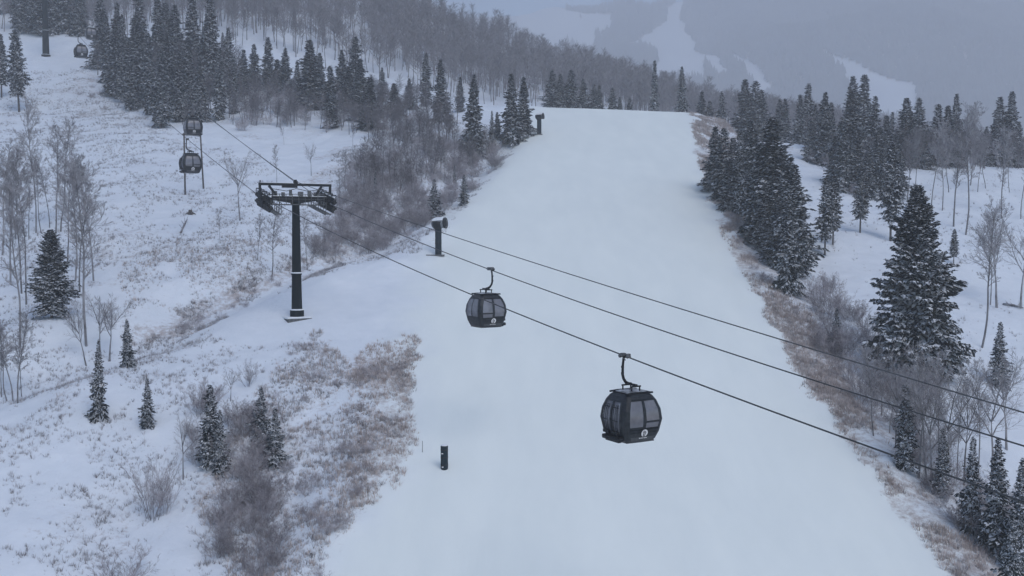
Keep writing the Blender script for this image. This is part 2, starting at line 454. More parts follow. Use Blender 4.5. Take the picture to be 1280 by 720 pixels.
def build_ground():
    ys = np.concatenate([np.geomspace(8, 60, 70, endpoint=False), np.linspace(60, 260, 400, endpoint=False), np.linspace(260, 480, 130, endpoint=False), np.geomspace(480, 2900, 160)])
    us = np.concatenate([np.linspace(-1.0, -.52, 50, endpoint=False), np.linspace(-.52, .52, 560, endpoint=False), np.linspace(.52, 1.0, 51)])
    Y, U = np.meshgrid(ys, us, indexing='ij')
    X = (Y + 30) * U * np.where(Y < 400, 1, .92)
    Z = height(X, Y)
    ny, nx = Y.shape
    V = np.stack([X, Y, Z], -1).reshape(-1, 3)
    idx = np.arange(ny * nx).reshape(ny, nx)
    Q = np.stack([idx[:-1, :-1], idx[:-1, 1:], idx[1:, 1:], idx[1:, :-1]], -1).reshape(-1, 4)
    c = V[Q].mean(1)
    run = (run_mask(c[:, 0], c[:, 1]) > 0) & (c[:, 1] < 262)
    mtn = c[:, 1] > 520
    bare = bare_amount(V[:, 0], V[:, 1], V[:, 2]) + .10 * fbm(V[:, 0], V[:, 1], 9, 4) - .02
    pm, vm = project(V[:, 0], V[:, 1], V[:, 2])
    wooded = fbm(V[:, 0], V[:, 1], 130, 4) > -1.0
    for poly in RUNS_AND_HAZE: wooded &= ~in_run_or_haze(pm, vm, V[:, 0], V[:, 1], poly)
    bare = np.where((V[:, 1] > 1450) & wooded, .62, np.where(V[:, 1] > 1450, .05 + .2 * fbm(V[:, 0], V[:, 1], 60, 3), bare))
    bm = bench_mask(V[:, 0], V[:, 1])
    bare = np.where(bm < 7, np.minimum(bare, .05), bare)
    rmv = run_mask(V[:, 0], V[:, 1])
    groom = np.where(V[:, 1] < 262, sstep(-5.5, 2.5, rmv), 0)
    bare = np.where(V[:, 1] < 262, bare * (1 - sstep(-.6, 1.0, rmv)) - .3 * sstep(-.2, 1.0, rmv), bare)
    # smooth normals of the whole sheet so that its pieces meet without a visible seam
    full = np_mesh('full', V, Q, [M['snow']], smooth=True)
    N = np.zeros(len(V) * 3, np.float32); full.vertices.foreach_get('normal', N); N = N.reshape(-1, 3)
    bpy.data.meshes.remove(full)
    for name, mask, mat in (('ski_run', run, M['run']), ('mountain', mtn & ~run, M['snow']), ('snow_slope', ~run & ~mtn, M['snow'])):
        q = Q[mask]; used, inv = np.unique(q, return_inverse=True)
        me = np_mesh(name, V[used], inv.reshape(-1, 4), [mat], smooth=True)
        at = me.attributes.new('bare', 'FLOAT', 'POINT'); at.data.foreach_set('value', bare[used].astype(np.float32))
        at = me.attributes.new('groom', 'FLOAT', 'POINT'); at.data.foreach_set('value', groom[used].astype(np.float32))
        me.normals_split_custom_set_from_vertices([tuple(k) for k in N[used]])
        tag(link(name, me), kind='structure')
build_ground()

# ------------------------------------------------------------------ haze (falling snow in the air)
def build_haze():
    b = MB().box((0, 1420, 390), (5700, 3040, 900))
    m = bpy.data.materials.new('snowy_air'); m.use_nodes = True
    n, l = m.node_tree.nodes, m.node_tree.links
    n.clear()
    pv = n.new('ShaderNodeVolumePrincipled')
    pv.inputs['Color'].default_value = (.985, .99, 1.0, 1)
    pv.inputs['Density'].default_value = HAZE_DENSITY
    pv.inputs['Anisotropy'].default_value = .2
    o = n.new('ShaderNodeOutputMaterial'); l.new(pv.outputs[0], o.inputs['Volume'])
    tag(b.build('haze', m), kind='stuff')
build_haze()

# ------------------------------------------------------------------ conifers
def conifer_mesh(seed, H, R, nb, ntw, snow, clear=.06, profile='cone', droop=1.0, lump=1.35, fine=1.0, var=(.62, 1.16), taper=.6):
    """crown of flat needle sprays carried on whorled branches, some of them under snow; numpy quads"""
    r = np.random.default_rng(seed)
    V = []; Mi = []
    lean = r.uniform(-.01, .01, 2)
    gap = r.uniform(0, 2 * np.pi, 3)
    for b in range(nb):
        t = (b + r.uniform(0, 1)) / nb
        t = t ** 1.05
        z = H * (clear + (1 - clear) * t)
        if profile == 'cone': w = (1 - t) ** .85
        elif profile == 'spire': w = (1 - t) ** .62 * (.75 + .25 * math.sin(t * 3.1))
        else: w = min(1.0, (.55 + 1.6 * t) if t < .28 else 1.0) * (1 - t) ** taper      # broad in the middle, drawn in below
        L = R * w * r.uniform(*var) + .035 * H * (1 - t) * .4 + .012 * H
        ph = b * 2.39996 + r.uniform(-.5, .5)
        if r.uniform() < .1: L *= .55
        L *= 1 + lump * (.13 * math.sin(2 * ph + gap[0]) + .1 * math.sin(t * 21 + gap[1]) + .12 * math.sin(3 * ph + t * 17 + gap[2]))
        e0 = (.75 * t - .12 - .18 * (1 - t)) * droop + r.uniform(-.14, .14)
        out = np.array([math.cos(ph), math.sin(ph), 0]); side = np.array([-math.sin(ph), math.cos(ph), 0]); up = np.array([0, 0, 1.])
        base = np.array([lean[0] * z, lean[1] * z, z])
        def P(s):
            return base + out * (L * s * math.cos(e0)) + up * (L * (math.sin(e0) * s - .22 * s * s * (1 - t * .7) + .1 * s ** 4))
        n = max(3, int(ntw * (.45 + .55 * w)))
        for k in range(n):
            s = .12 + .88 * (k + r.uniform(0, .9)) / n
            sg = 1 if k % 2 else -1
            p = P(s)
            tl = (.40 * L * (1 - s) + .13 * L + .018 * H) * r.uniform(.75, 1.25) * fine
            if k >= n - 1: d = out * .95 + side * r.uniform(-.2, .2); p = P(min(s, .95))
            else: d = out * r.uniform(.45, .8) + side * sg * r.uniform(.6, .95)
            d = d + up * (math.sin(e0) * .7 - .2 - r.uniform(-.12, .3))
            d = d / np.linalg.norm(d)
            wv = np.cross(d, up); wv /= max(1e-6, np.linalg.norm(wv))
            roll = r.uniform(-1.05, 1.05)
            nv = np.cross(wv, d)
            wv = wv * math.cos(roll) + nv * math.sin(roll)
            hw = tl * r.uniform(.19, .32) + .003 * H
            m = p + d * tl * r.uniform(.35, .55) + up * .02
            V += [p, m + wv * hw, p + d * tl, m - wv * hw]; Mi.append(0)
            load = .25 + 1.5 * max(0, .5 + .5 * math.sin(2 * ph + z * 1.9 + gap[2]) * math.sin(z * 3.1 + ph + gap[1]))
            if r.uniform() < 1.7 * snow * (.5 + .7 * s) * load:
                q = r.uniform(.55, 1.0); off = up * (.018 * H * .2 + .015)
                a = p + d * tl * r.uniform(.05, .3)
                wf = np.cross(d, up); wf /= max(1e-6, np.linalg.norm(wf)); wf = wf * 1.3 + up * r.uniform(-.5, .5); dn = up * tl * r.uniform(.1, .42); V += [a + off, m + wf * hw * q + off - dn * .35, p + d * tl * (.6 + .4 * q) + off - dn, m - wf * hw * q + off - dn * .35]; Mi.append(1)
    # leader
    for k in range(4):
        a = k * 1.57; top = np.array([lean[0] * H, lean[1] * H, H * 1.02]); w = .012 * H
        V += [top, top - np.array([0, 0, .05 * H]) + w * np.array([math.cos(a), math.sin(a), 0]), top - np.array([0, 0, .075 * H]), top - np.array([0, 0, .05 * H]) - w * np.array([math.cos(a), math.sin(a), 0])]
        Mi.append(0)
    V = np.array(V); Q = np.arange(len(V)).reshape(-1, 4)
    crown = np_mesh('crown', V, Q, [M['needles'], M['twigsnow']], Mi)
    mb = MB(); r0 = .013 * H + .02
    mb.tube([(0, 0, -.04 * H), (0, 0, .0), (lean[0] * H * .5, lean[1] * H * .5, H * .5), (lean[0] * H, lean[1] * H, H * .97)], [r0 * 1.25, r0, r0 * .6, r0 * .08], 7)
    trunk = mb.mesh('trunk', M['conbark'], True)
    return crown, trunk

# prototypes are 10 m tall, scaled when placed
CON = {}
def proto_conifer(key, *a, **k): CON[key] = conifer_mesh(*a, **k)
for i in range(5): proto_conifer(('spruce', i), 100 + i, 10., 1.75, 210, 12, .62 + .1 * (i % 3), .05, 'cone')
for i in range(4): proto_conifer(('spire', i), 120 + i, 10., 1.25, 190, 10, .62 + .1 * (i % 2), .07, 'spire')
for i in range(3): proto_conifer(('small', i), 140 + i, 10., 2.1, 170, 11, .75, .03, 'cone')
for i in range(3): proto_conifer(('legged', i), 150 + i, 10., 1.5, 190, 10, .68, .24, 'broad')
proto_conifer(('big', 0), 160, 10., 2.45, 760, 30, .62, .03, 'broad', droop=1.35, lump=1.3, fine=.70, var=(.74, 1.07), taper=.78)
proto_conifer(('old', 0), 161, 10., 2.0, 380, 20, .55, .10, 'broad', droop=1.2, lump=1.3, fine=.75, var=(.7, 1.08))

def place_conifer(key, x, y, H, label, group=None, wide=1.0, tilt=0., name='spruce_tree'):
    crown, trunk = CON[key]
    z = float(height(x, y)) - .012 * H
    e = empty(name, (x, y, z), random.uniform(0, 6.28))
    s = H / 10.
    e.scale = (s * wide, s * wide, s)
    e.rotation_euler = (tilt + random.uniform(-.015, .015), random.uniform(-.015, .015), random.uniform(0, 6.28))
    link('trunk', trunk, e); link('crown', crown, e)
    tag(e, label, 'tree', group)
    return e

def tree_spot(px, vb, vt, Y=None, ymax=None):
    if Y is None:
        X, Yh = hit(px, vb); X, Y = float(X[0]), float(Yh[0])
        if ymax and Y > ymax: X, Y = on_col(px, ymax, vb)
    else: X, Y = on_col(px, Y, vb)
    H = z_at(vt, Y, px) - float(height(X, Y))
    return float(X), float(Y), max(1.2, float(H))

# single trees, each told apart by what it stands beside:  x, base, top (picture px), kind, width, label
SINGLES = [
    (65, 398, 287, 'old', 1.15, 'broad dark spruce standing among bare aspens at the left, drawn in towards its foot'),
    (123, 524, 424, 'small', .62, 'slim snowy spruce on the open left slope, the taller of two beside each other'),
    (160, 457, 399, 'small', .9, 'small dense spruce on the left slope beside the bare trees with forked tops'),
    (185, 531, 472, 'small', .88, 'small pointed spruce alone on the snow left of the brush thicket'),
    (263, 588, 481, 'spire', 1.1, 'tall spruce rising out of the oak brush thicket, leftmost in the thicket'),
    (277, 592, 512, 'small', .7, 'snow-laden spruce in the brush thicket just right of its taller neighbour'),
    (326, 547, 484, 'small', 1.05, 'dark spruce at the right side of the brush thicket, uphill one of the pair'),
    (344, 579, 510, 'small', 1.05, 'frosted spruce at the right side of the brush thicket, downhill one of the pair'),
    (24, 140, 38, 'legged', .9, 'spruce with a long bare stem near the top left corner of the slope'),
    (2, 122, 42, 'legged', .9, 'dark spruce cut by the left edge of the picture high on the slope'),
    (543, 272, 224, 'small', 1.1, 'young spruce at the run edge in the gully brush, left of a similar one'),
    (580, 256, 218, 'small', 1.0, 'young spruce at the run edge in the gully brush, close below tall spruces'),
    (469, 250, 214, 'small', .6, 'little spruce poking out of the gully brush above the lift tower'),
    (568, 228, 205, 'small', .6, 'tiny spruce half hidden in the gully brush above the snow gun'),
    (1144, 474, 232, 'big', 1.0, 'huge broad spruce at the right, the largest tree of all'),
    (1248, 480, 402, 'small', .95, 'lone bushy spruce on the open snow at the right edge below bare aspens'),
    (1192, 330, 286, 'legged', .9, 'little spruce on a thin bare stem right behind the huge spruce'),
    (1031, 318, 222, 'legged', .8, 'spruce with a crooked bare foot on the right snowfield, left of a pair'),
    (1041, 306, 218, 'legged', .85, 'spruce on a short bare stem on the right snowfield, right of a pair'),
    (1075, 291, 205, 'legged', .85, 'spruce on a bare stem in the middle of the right snowfield'),
    (1113, 302, 176, 'legged', .8, 'tall spruce on a bare stem right beside the huge spruce top'),
    (1045, 440, 385, 'small', .8, 'half buried spruce among the bare brush left of the huge spruce'),
    (1131, 588, 480, 'spire', 1.0, 'slender shaded spruce under the ropes among bare stems at the lower right'),
    (1177, 622, 535, 'spire', .95, 'shaded thin spruce between bare trunks at the lower right'),
    (1213, 664, 546, 'small', .75, 'well formed snowy spruce at the lower right, first of the corner clump'),
    (1244, 692, 548, 'spruce', .95, 'heavily snowed spruce in the lower right corner clump, middle one'),
    (1272, 715, 572, 'spruce', .85, 'spruce cut by the right edge of the picture in the corner clump'),
    (1262, 752, 640, 'small', .8, 'low snowy spruce at the very bottom right corner'),
    (985, 366, 242, 'spruce', .85, 'pointed spruce at the downhill end of the run-side stand'),
    (1003, 348, 262, 'spire', .9, 'slim spruce leaning against the downhill end of the run-side stand'),
    (818, 135, 75, 'spire', .7, 'thin spire of a spruce alone behind the crest of the run'),
    (853, 137, 83, 'spruce', .75, 'taller lone spruce behind the crest of the run at its right part'),
    (903, 147, 114, 'small', .8, 'bushy spruce at the crest where the tan bank begins'),
    (615, 182, 138, 'small', .6, 'small spruce between the two big ones at the upper run edge'),
    (640, 178, 92, 'spruce', 1.05, 'big spruce at the upper left edge of the run beside the farthest snow gun'),
    (591, 192, 93, 'spruce', 1.0, 'wide dark spruce above the gully brush, second big one from the run edge'),
    (552, 152, 74, 'spruce', 1.0, 'full spruce above the gully brush, third big one from the run edge'),
    (532, 132, 66, 'spire', 1.0, 'tall narrow spruce behind the full one above the gully brush'),
    (262, 118, -8, 'spire', .9, 'tallest spruce of the left stand, its top out of the picture'),
]
ki = 0
for px, vb, vt, kind, wd, label in SINGLES:
    ki += 1
    n = {'spruce': 5, 'spire': 4, 'small': 3, 'legged': 3, 'big': 1, 'old': 1}[kind]
    x, y, H = tree_spot(px, vb, vt, ymax=(250 if px > 700 else 330))
    place_conifer((kind, ki % n), x, y, H, label, wide=wd)

def row(spots, group, text, kinds=('spruce', 'spire'), ymax=None, wd=1.0):
    spots = sorted(spots)
    for k, (px, vb, vt) in enumerate(spots):
        kind = kinds[k % len(kinds)]
        n = {'spruce': 5, 'spire': 4, 'small': 3, 'legged': 3}[kind]
        x, y, H = tree_spot(px, vb, vt, ymax=ymax)
        place_conifer((kind, (k * 7 + 3) % n), x, y, H, text % ordinal(k), group, wide=wd * (1.08 if kind == 'spire' else 1.22) * random.uniform(.85, 1.2))

# left stand, lower edge
row([(134, 104, 18), (145, 118, 24), (153, 128, 38), (164, 138, 52), (176, 132, 22), (188, 144, 40), (201, 160, 62), (212, 150, 38), (224, 152, 66), (237, 142, 46), (250, 152, 72), (274, 150, 60), (292, 142, 70)],
    'spruces along the lower edge of the left stand', 'snow-dusted spruce along the lower edge of the left stand, %s from the left', ('spire', 'spruce', 'spire'), wd=.8)
rr = random.Random(5)
row([(128 + 11.5 * i + rr.uniform(-4, 4), 82 + i * 2.4 + rr.uniform(-6, 6), (4 if i < 11 else 46) + rr.uniform(-16, 16)) for i in range(0, 16, 2)],
    'spruces in the middle of the left stand', 'dark spruce in the middle row of the left stand, %s from the left', ('spruce', 'spire'), wd=.92)
row([(126 + 13 * i + rr.uniform(-5, 5), 72 + i * 1.5, (-6 if i < 8 else 30) + rr.uniform(-14, 12)) for i in range(0, 14, 2)],
    'spruces at the back of the left stand', 'hazy spruce in the back row of the left stand, %s from the left', ('spire', 'spruce'), wd=.9)
for k in range(11):      # beyond the brow of the hill, round the far lift tower
    px = 24 + 9.2 * k + rr.uniform(-3, 3); Y = rr.uniform(300, 330)
    x, y = on_col(px, Y)
    place_conifer(('spruce', k % 5), float(x), float(y), rr.uniform(15, 20), 'dark spruce behind the brow round the far lift tower, %s from the left' % ordinal(k), 'spruces behind the brow round the far lift tower', wide=1.1)
# middle stand above the gully
row([(318, 110, 55), (335, 108, 46), (346, 118, 74), (357, 120, 60), (372, 126, 76), (388, 136, 50), (400, 128, 66), (415, 160, 82), (428, 116, 62), (436, 138, 84), (445, 128, 46), (452, 150, 74), (463, 160, 96), (478, 128, 84), (493, 146, 104), (512, 136, 98), (305, 118, 62), (622, 172, 140), (575, 140, 96)],
    'spruces of the stand above the gully', 'spruce in the stand above the gully behind the lift tower, %s from the left', ('spruce', 'spruce', 'spire'), wd=1.15)
row([(655, 170, 96), (690, 132, 87), (701, 133, 92), (713, 132, 87), (729, 131, 99), (742, 131, 105), (749, 131, 106), (766, 132, 109), (775, 133, 121), (787, 133, 122), (877, 139, 114), (888, 141, 126)],
    'spruces along the crest of the run', 'snow-dusted spruce along the crest of the run, %s from the left', ('spruce', 'small'), ymax=262)
row([(931, 146, 99), (944, 147, 101), (951, 148, 112), (975, 152, 124), (981, 150, 123)],
    'spruces behind the crest at the head of the right stand', 'spruce behind the crest right of the tan bank, %s from the left', ('spruce', 'spire'), ymax=250)
# stand beside the run
row([(893, 238, 158), (904, 252, 160), (915, 246, 172), (923, 268, 165), (932, 262, 176), (942, 284, 158), (950, 296, 178), (959, 300, 148), (968, 304, 146), (975, 314, 182), (984, 330, 196), (991, 340, 205), (936, 230, 150), (912, 262, 200), (954, 312, 230), (971, 332, 250)],
    'spruces of the stand beside the run', 'snow-dusted spruce in the stand at the right edge of the run, %s from the left', ('spruce', 'spire', 'spruce'))
# right hillside wood
row([(1000, 172, 118), (1008, 178, 104), (1019, 188, 130), (1030, 205, 115), (1038, 196, 128), (1047, 212, 152), (1053, 238, 150), (1062, 190, 112), (1066, 180, 95), (1072, 236, 160), (1079, 182, 93), (1084, 246, 182), (1092, 205, 120), (1098, 232, 158), (1108, 215, 144), (1114, 192, 140), (1121, 235, 166), (1124, 250, 190), (1058, 228, 172), (1043, 232, 170), (1104, 245, 188), (1012, 202, 150)],
    'spruces of the wood on the right hillside', 'frosted spruce in the wood on the right hillside, %s from the left', ('spruce', 'spire'), ymax=232, wd=.95)
row([(1132, 206, 122), (1140, 208, 150), (1148, 207, 122), (1154, 210, 165), (1170, 206, 130), (1178, 208, 176), (1184, 206, 132), (1193, 208, 117), (1199, 206, 150), (1232, 204, 158), (1241, 206, 150), (1249, 206, 121), (1258, 206, 140), (1264, 204, 114), (1272, 207, 152)],
    'spruces along the right skyline', 'spruce along the right skyline, %s from the left', ('spruce', 'spire', 'spire'), ymax=214)

# ------------------------------------------------------------------ bare trees and brush
def bare_mesh(seed, H, kind):
    r = np.random.default_rng(seed)
    V = []; Q = []; Mi = []
    def tube(pts, rad, n, mi):
        o = len(V); pts = np.asarray(pts)
        for i, p in enumerate(pts):
            t = pts[min(i + 1, len(pts) - 1)] - pts[max(i - 1, 0)]; t = t / (np.linalg.norm(t) + 1e-9)
            a = np.cross(t, [0.31, 0.95, .05]); a /= np.linalg.norm(a) + 1e-9; b = np.cross(t, a)
            for k in range(n):
                th = 2 * np.pi * k / n
                V.append(p + (a * math.cos(th) + b * math.sin(th)) * rad[i])
        for i in range(len(pts) - 1):
            for k in range(n):
                j = (k + 1) % n; Q.append((o + i * n + k, o + i * n + j, o + (i + 1) * n + j, o + (i + 1) * n + k)); Mi.append(mi)
    def limb(p, d, L, r0, depth, nseg, spread, upb, nchild, mi):
        pts = [p]; dd = d / np.linalg.norm(d)
        for i in range(nseg):
            dd = dd + r.normal(0, .13 if depth else .05, 3) + np.array([0, 0, upb]); dd /= np.linalg.norm(dd)
            pts.append(pts[-1] + dd * L / nseg)
        rad = [max(r0 * (1 - .75 * i / nseg), .004) for i in range(nseg + 1)]
        tube(pts, rad, 5 if r0 > .05 else 3, mi)
        return pts, rad
    TW = .0011 * H + .0035
    def blade(p, d, L, w):
        a = np.cross(d, r.normal(0, 1, 3)); a /= np.linalg.norm(a) + 1e-9; o = len(V)
        tip = p + d * L + np.array([0, 0, .12 * L])
        V.extend([p - a * w, p + a * w, tip + a * w * .5, tip - a * w * .5]); Q.append((o, o + 1, o + 2, o + 3)); Mi.append(1)
    def child_dir(t, ang):
        a = np.cross(t, r.normal(0, 1, 3)); a /= np.linalg.norm(a) + 1e-9
        return t * math.cos(ang) + a * math.sin(ang)
    def at(pts, s):
        f = s * (len(pts) - 1); i = min(int(f), len(pts) - 2); w = f - i
        return pts[i] * (1 - w) + pts[i + 1] * w, pts[i + 1] - pts[i]
    def grow(pts, L, r0, depth, n, s0, ang, upb):
        for k in range(n):
            s = s0 + (1 - s0) * (k + r.uniform()) / n
            p, t = at(pts, s); t = t / np.linalg.norm(t)
            l = L * (1.15 - .75 * s) * r.uniform(.6, 1.2)
            if depth == 1: l = L * (.45 + .75 * math.sin(math.pi * min(1, (s - s0) / (1 - s0) * .8 + .12))) * r.uniform(.55, 1.1)
            rc = r0 * (1 - .6 * s) * r.uniform(.35, .55)
            if depth >= 3: blade(p, child_dir(t, ang * r.uniform(.6, 1.2)), l * 1.25, TW); continue
            q, _ = limb(p, child_dir(t, ang * r.uniform(.6, 1.2)), l, rc, depth, 3 if depth < 3 else 2, 0, upb, 0, 0 if depth < 2 else 1)
            if depth < NB: grow(q, l * .5, rc, depth + 1, CH[depth], .2, .75, upb)
    if kind == 'aspen':
        NB = 3; CH = [0, 7, 8]
        pts, rad = limb(np.zeros(3) - [0, 0, .15], np.array([r.normal(0, .04), r.normal(0, .04), 1]), H, .0065 * H + .012, 0, 9, 0, .02, 0, 0)
        grow(pts, H * .17, .007 * H + .008, 1, 36, r.uniform(.36, .48), .85, .07)
    elif kind == 'forked':
        NB = 3; CH = [0, 7, 10]
        p0, rad = limb(np.zeros(3) - [0, 0, .15], np.array([r.normal(0, .1), r.normal(0, .1), 1]), H * .5, .012 * H + .02, 0, 4, 0, .02, 0, 0)
        for k in range(5):
            a = k * 1.26 + r.uniform(-.3, .3)
            q, _ = limb(p0[-1 - (k % 2)], np.array([math.cos(a) * .55, math.sin(a) * .55, 1]), H * .5 * r.uniform(.8, 1), .006 * H, 1, 4, 0, .05, 0, 0)
            grow(q, H * .2, .005 * H, 2, 15, .1, .7, .06)
    elif kind == 'shrub':
        NB = 3; CH = [0, 5, 11]
        for k in range(13):
            a = r.uniform(0, 6.28); q, _ = limb(np.array([math.cos(a) * .12 * H * r.uniform(), math.sin(a) * .12 * H * r.uniform(), -.1]),
                np.array([math.cos(a) * r.uniform(.1, .6), math.sin(a) * r.uniform(.1, .6), 1]), H * r.uniform(.7, 1.02), .004 * H + .004, 1, 5, 0, .05, 0, 0)
            grow(q, H * .26, .004 * H, 2, 11, .15, .65, .08)
    elif kind == 'low':
        NB = 3; CH = [0, 6, 9]
        for k in range(18):
            a = r.uniform(0, 6.28); q, _ = limb(np.array([math.cos(a) * .2 * H * r.uniform(), math.sin(a) * .2 * H * r.uniform(), -.08]),
                np.array([math.cos(a) * r.uniform(.3, 1.1), math.sin(a) * r.uniform(.3, 1.1), 1]), H * r.uniform(.75, 1.05), .004 * H + .003, 1, 4, 0, .05, 0, 0)
            grow(q, H * .3, .004 * H, 2, 8, .1, .75, .06)
    elif kind == 'far':
        NB = 1; CH = [0, 0, 0]
        pts, rad = limb(np.zeros(3) - [0, 0, .3], np.array([r.normal(0, .03), r.normal(0, .03), 1]), H, .0095 * H, 0, 4, 0, .02, 0, 0)
        for k in range(105):
            s = .40 + .60 * r.uniform() ** .85
            p, t = at(pts, s)
            l = H * .17 * r.uniform(.5, 1.2) * (1.15 - .7 * (s - .4) / .6)
            d = child_dir(t / np.linalg.norm(t), r.uniform(.45, 1.15))
            blade(p + d * l * r.uniform(0, .6), d, l, .0042 * H)
    V = np.array(V); Q = np.array(Q); Mi = np.array(Mi)
    return V, Q, Mi

BARE = {}
def split_bare(key, seed, H, kind, mats):
    V, Q, Mi = bare_mesh(seed, H, kind)
    out = []
    for nm, m in (('trunk' if kind != 'shrub' and kind != 'low' else 'stems', 0), ('crown' if kind != 'shrub' and kind != 'low' else 'twigs', 1)):
        q = Q[Mi == m]; used, inv = np.unique(q, return_inverse=True)
        out.append((nm, np_mesh(nm, V[used], inv.reshape(-1, 4), [mats[m]], smooth=True)))
    BARE[key] = out
for i in range(5): split_bare(('aspen', i), 200 + i, 10., 'aspen', [M['bark'], M['twig']])
for i in range(3): split_bare(('forked', i), 220 + i, 10., 'forked', [M['bark'], M['twig']])
for i in range(5): split_bare(('shrub', i), 240 + i, 4., 'shrub', [M['brush'], M['brush']])
for i in range(4): split_bare(('low', i), 260 + i, 2., 'low', [M['brush'], M['brush']])
for i in range(5): split_bare(('far', i), 280 + i, 12., 'far', [M['farwood'], M['farwood']])
PH = {'aspen': 10., 'forked': 10., 'shrub': 4., 'low': 2., 'far': 12.}
PN = {'aspen': 5, 'forked': 3, 'shrub': 5, 'low': 4, 'far': 5}
def place_bare(kind, i, x, y, H, name, label, cat, group=None, wide=1.0, lean=(0, 0)):
    e = empty(name, (x, y, float(height(x, y)) - .03))
    s = H / PH[kind]; e.scale = (s * wide, s * wide, s)
    e.rotation_euler = (lean[0] + random.uniform(-.04, .04), lean[1] + random.uniform(-.04, .04), random.uniform(0, 6.28))
    for nm, me in BARE[(kind, i % PN[kind])]: link(nm, me, e)
    tag(e, label, cat, group)
    return e

BARE_SINGLES = [
    (25, 434, 236, 'aspen', 1.0, 'tall bare aspen with a straight pale stem in front of the left group'),
    (108, 430, 205, 'aspen', 1.0, 'tallest bare aspen on the left slope, its stem passing right of the broad spruce'),
    (137, 452, 366, 'forked', 1.15, 'bare fork-topped tree with a rounded crown on the left slope, right of two'),
    (108, 457, 372, 'forked', .9, 'leaning bare fork-topped tree with a crooked foot on the left slope'),
    (126, 448, 362, 'forked', 1.1, 'bare fork-topped tree crowded behind its neighbour on the left slope'),
    (300, 276, 184, 'forked', .85, 'rounded bare tree on the slope between the gondolas and the lift tower'),
    (340, 348, 258, 'aspen', 1.15, 'bare tree with a full oval crown left of the lift tower'),
    (322, 325, 268, 'aspen', .9, 'thin bare tree behind the oval one left of the lift tower'),
    (274, 304, 262, 'aspen', .7, 'bare sapling alone on the slope below the rounded bare tree'),
    (385, 338, 268, 'aspen', .9, 'slender bare tree directly right of the lift tower mast'),
    (346, 228, 182, 'aspen', .9, 'small bare tree just above the lift tower crossarm, left of two'),
    (389, 219, 176, 'forked', .8, 'small bare tree just above the lift tower crossarm, right of two'),
    (355, 181, 152, 'aspen', .9, 'bare sapling at the foot of the stand above the gully'),
    (441, 189, 150, 'aspen', .9, 'bare sapling on the snow patch above the gully brush'),
    (1227, 434, 258, 'aspen', 1.05, 'bare aspen with a bent dark foot on the right snowfield'),
    (1246, 384, 252, 'forked', .9, 'fork-topped bare aspen on the right snowfield, rightmost of three'),
    (1238, 381, 262, 'aspen', .9, 'straight bare aspen in the middle of three on the right snowfield'),
    (1276, 385, 262, 'forked', .9, 'bare tree cut by the right edge beside the fallen log'),
    (1258, 562, 434, 'forked', 1.0, 'branching bare tree at the lower right edge crossed by the upper ropes'),
    (190, 652, 562, 'shrub', .9, 'twin-stemmed bare bush on the open snow left of the thicket'),
    (206, 640, 574, 'shrub', .7, 'smaller bare bush close right of the twin-stemmed one'),
    (153, 740, 680, 'low', 1.2, 'round bare bush cut by the bottom edge of the picture'),
    (229, 598, 510, 'forked', .8, 'gnarled bare tree at the left side of the brush thicket'),
    (288, 500, 458, 'forked', 1.0, 'gnarled bare oak at the head of the brush thicket'),
    (45, 290, 128, 'aspen', .8, 'bare aspen reaching highest of the left group with a leaning stem'),
]
for k, (px, vb, vt, kind, wd, label) in enumerate(BARE_SINGLES):
    x, y, H = tree_spot(px, vb, vt)
    nm = {'aspen': 'bare_aspen', 'forked': 'bare_tree', 'shrub': 'bare_shrub', 'low': 'bare_shrub'}[kind]
    lean = (0, 0)
    if px == 108 and kind == 'forked': lean = (0, -.25)
    place_bare(kind, k, x, y, H, nm, label, 'bush' if nm == 'bare_shrub' else 'tree', wide=wd, lean=lean)

def bare_row(spots, group, text, kinds=('aspen',), name='bare_aspen', wd=1.0, ymax=None):
    for k, (px, vb, vt) in enumerate(sorted(spots)):
        x, y, H = tree_spot(px, vb, vt, ymax=ymax)
        place_bare(kinds[k % len(kinds)], k * 3 + 1, x, y, H, name, text % ordinal(k), 'tree', group, wd * random.uniform(.8, 1.1))
bare_row([(3, 318, 178), (13, 356, 196), (27, 366, 190), (33, 380, 208), (20, 300, 186), (52, 292, 200), (62, 284, 188), (70, 292, 158), (76, 290, 150), (84, 330, 196), (94, 352, 205), (100, 364, 232), (117, 351, 196), (36, 298, 205)],
    'bare aspens of the group on the left slope', 'bare aspen in the group on the left slope, %s from the left')
bare_row([(432, 238, 190), (446, 240, 182), (455, 246, 196), (462, 228, 172), (478, 236, 178), (488, 222, 166), (500, 240, 188), (512, 226, 176), (424, 262, 214), (540, 214, 168), (556, 226, 184)],
    'bare saplings of the gully', 'thin bare sapling at the upper side of the gully thicket, %s from the left', wd=1.3)
bare_row([(2, 498, 398), (9, 502, 412), (16, 500, 405), (22, 504, 392), (27, 496, 420)], 'bare saplings at the left edge', 'bare sapling in the clump at the left edge below the aspens, %s from the left', ('aspen',), wd=1.3)
bare_row([(1164, 262, 150), (1178, 264, 168), (1186, 240, 160), (1192, 283, 150), (1207, 293, 140), (1213, 232, 127), (1222, 240, 170), (1252, 272, 160), (1276, 274, 168), (1232, 236, 165), (1262, 240, 170), (1134, 250, 160), (1146, 246, 168)],
    'bare aspens on the upper right snowfield', 'thin bare aspen on the upper right snowfield, %s from the left', ymax=215)
bare_row([(1092, 545, 430), (1102, 520, 420), (1120, 560, 440), (1148, 600, 452), (1160, 605, 440), (1166, 612, 470), (1184, 618, 450), (1196, 600, 470), (1205, 606, 460), (1222, 610, 455), (1140, 575, 460), (1240, 600, 448), (1112, 540, 455), (1174, 580, 440)],
    'bare stems of the grove at the lower right', 'bare tree in the grove below the huge spruce, %s from the left', ('aspen', 'forked'), 'bare_tree')

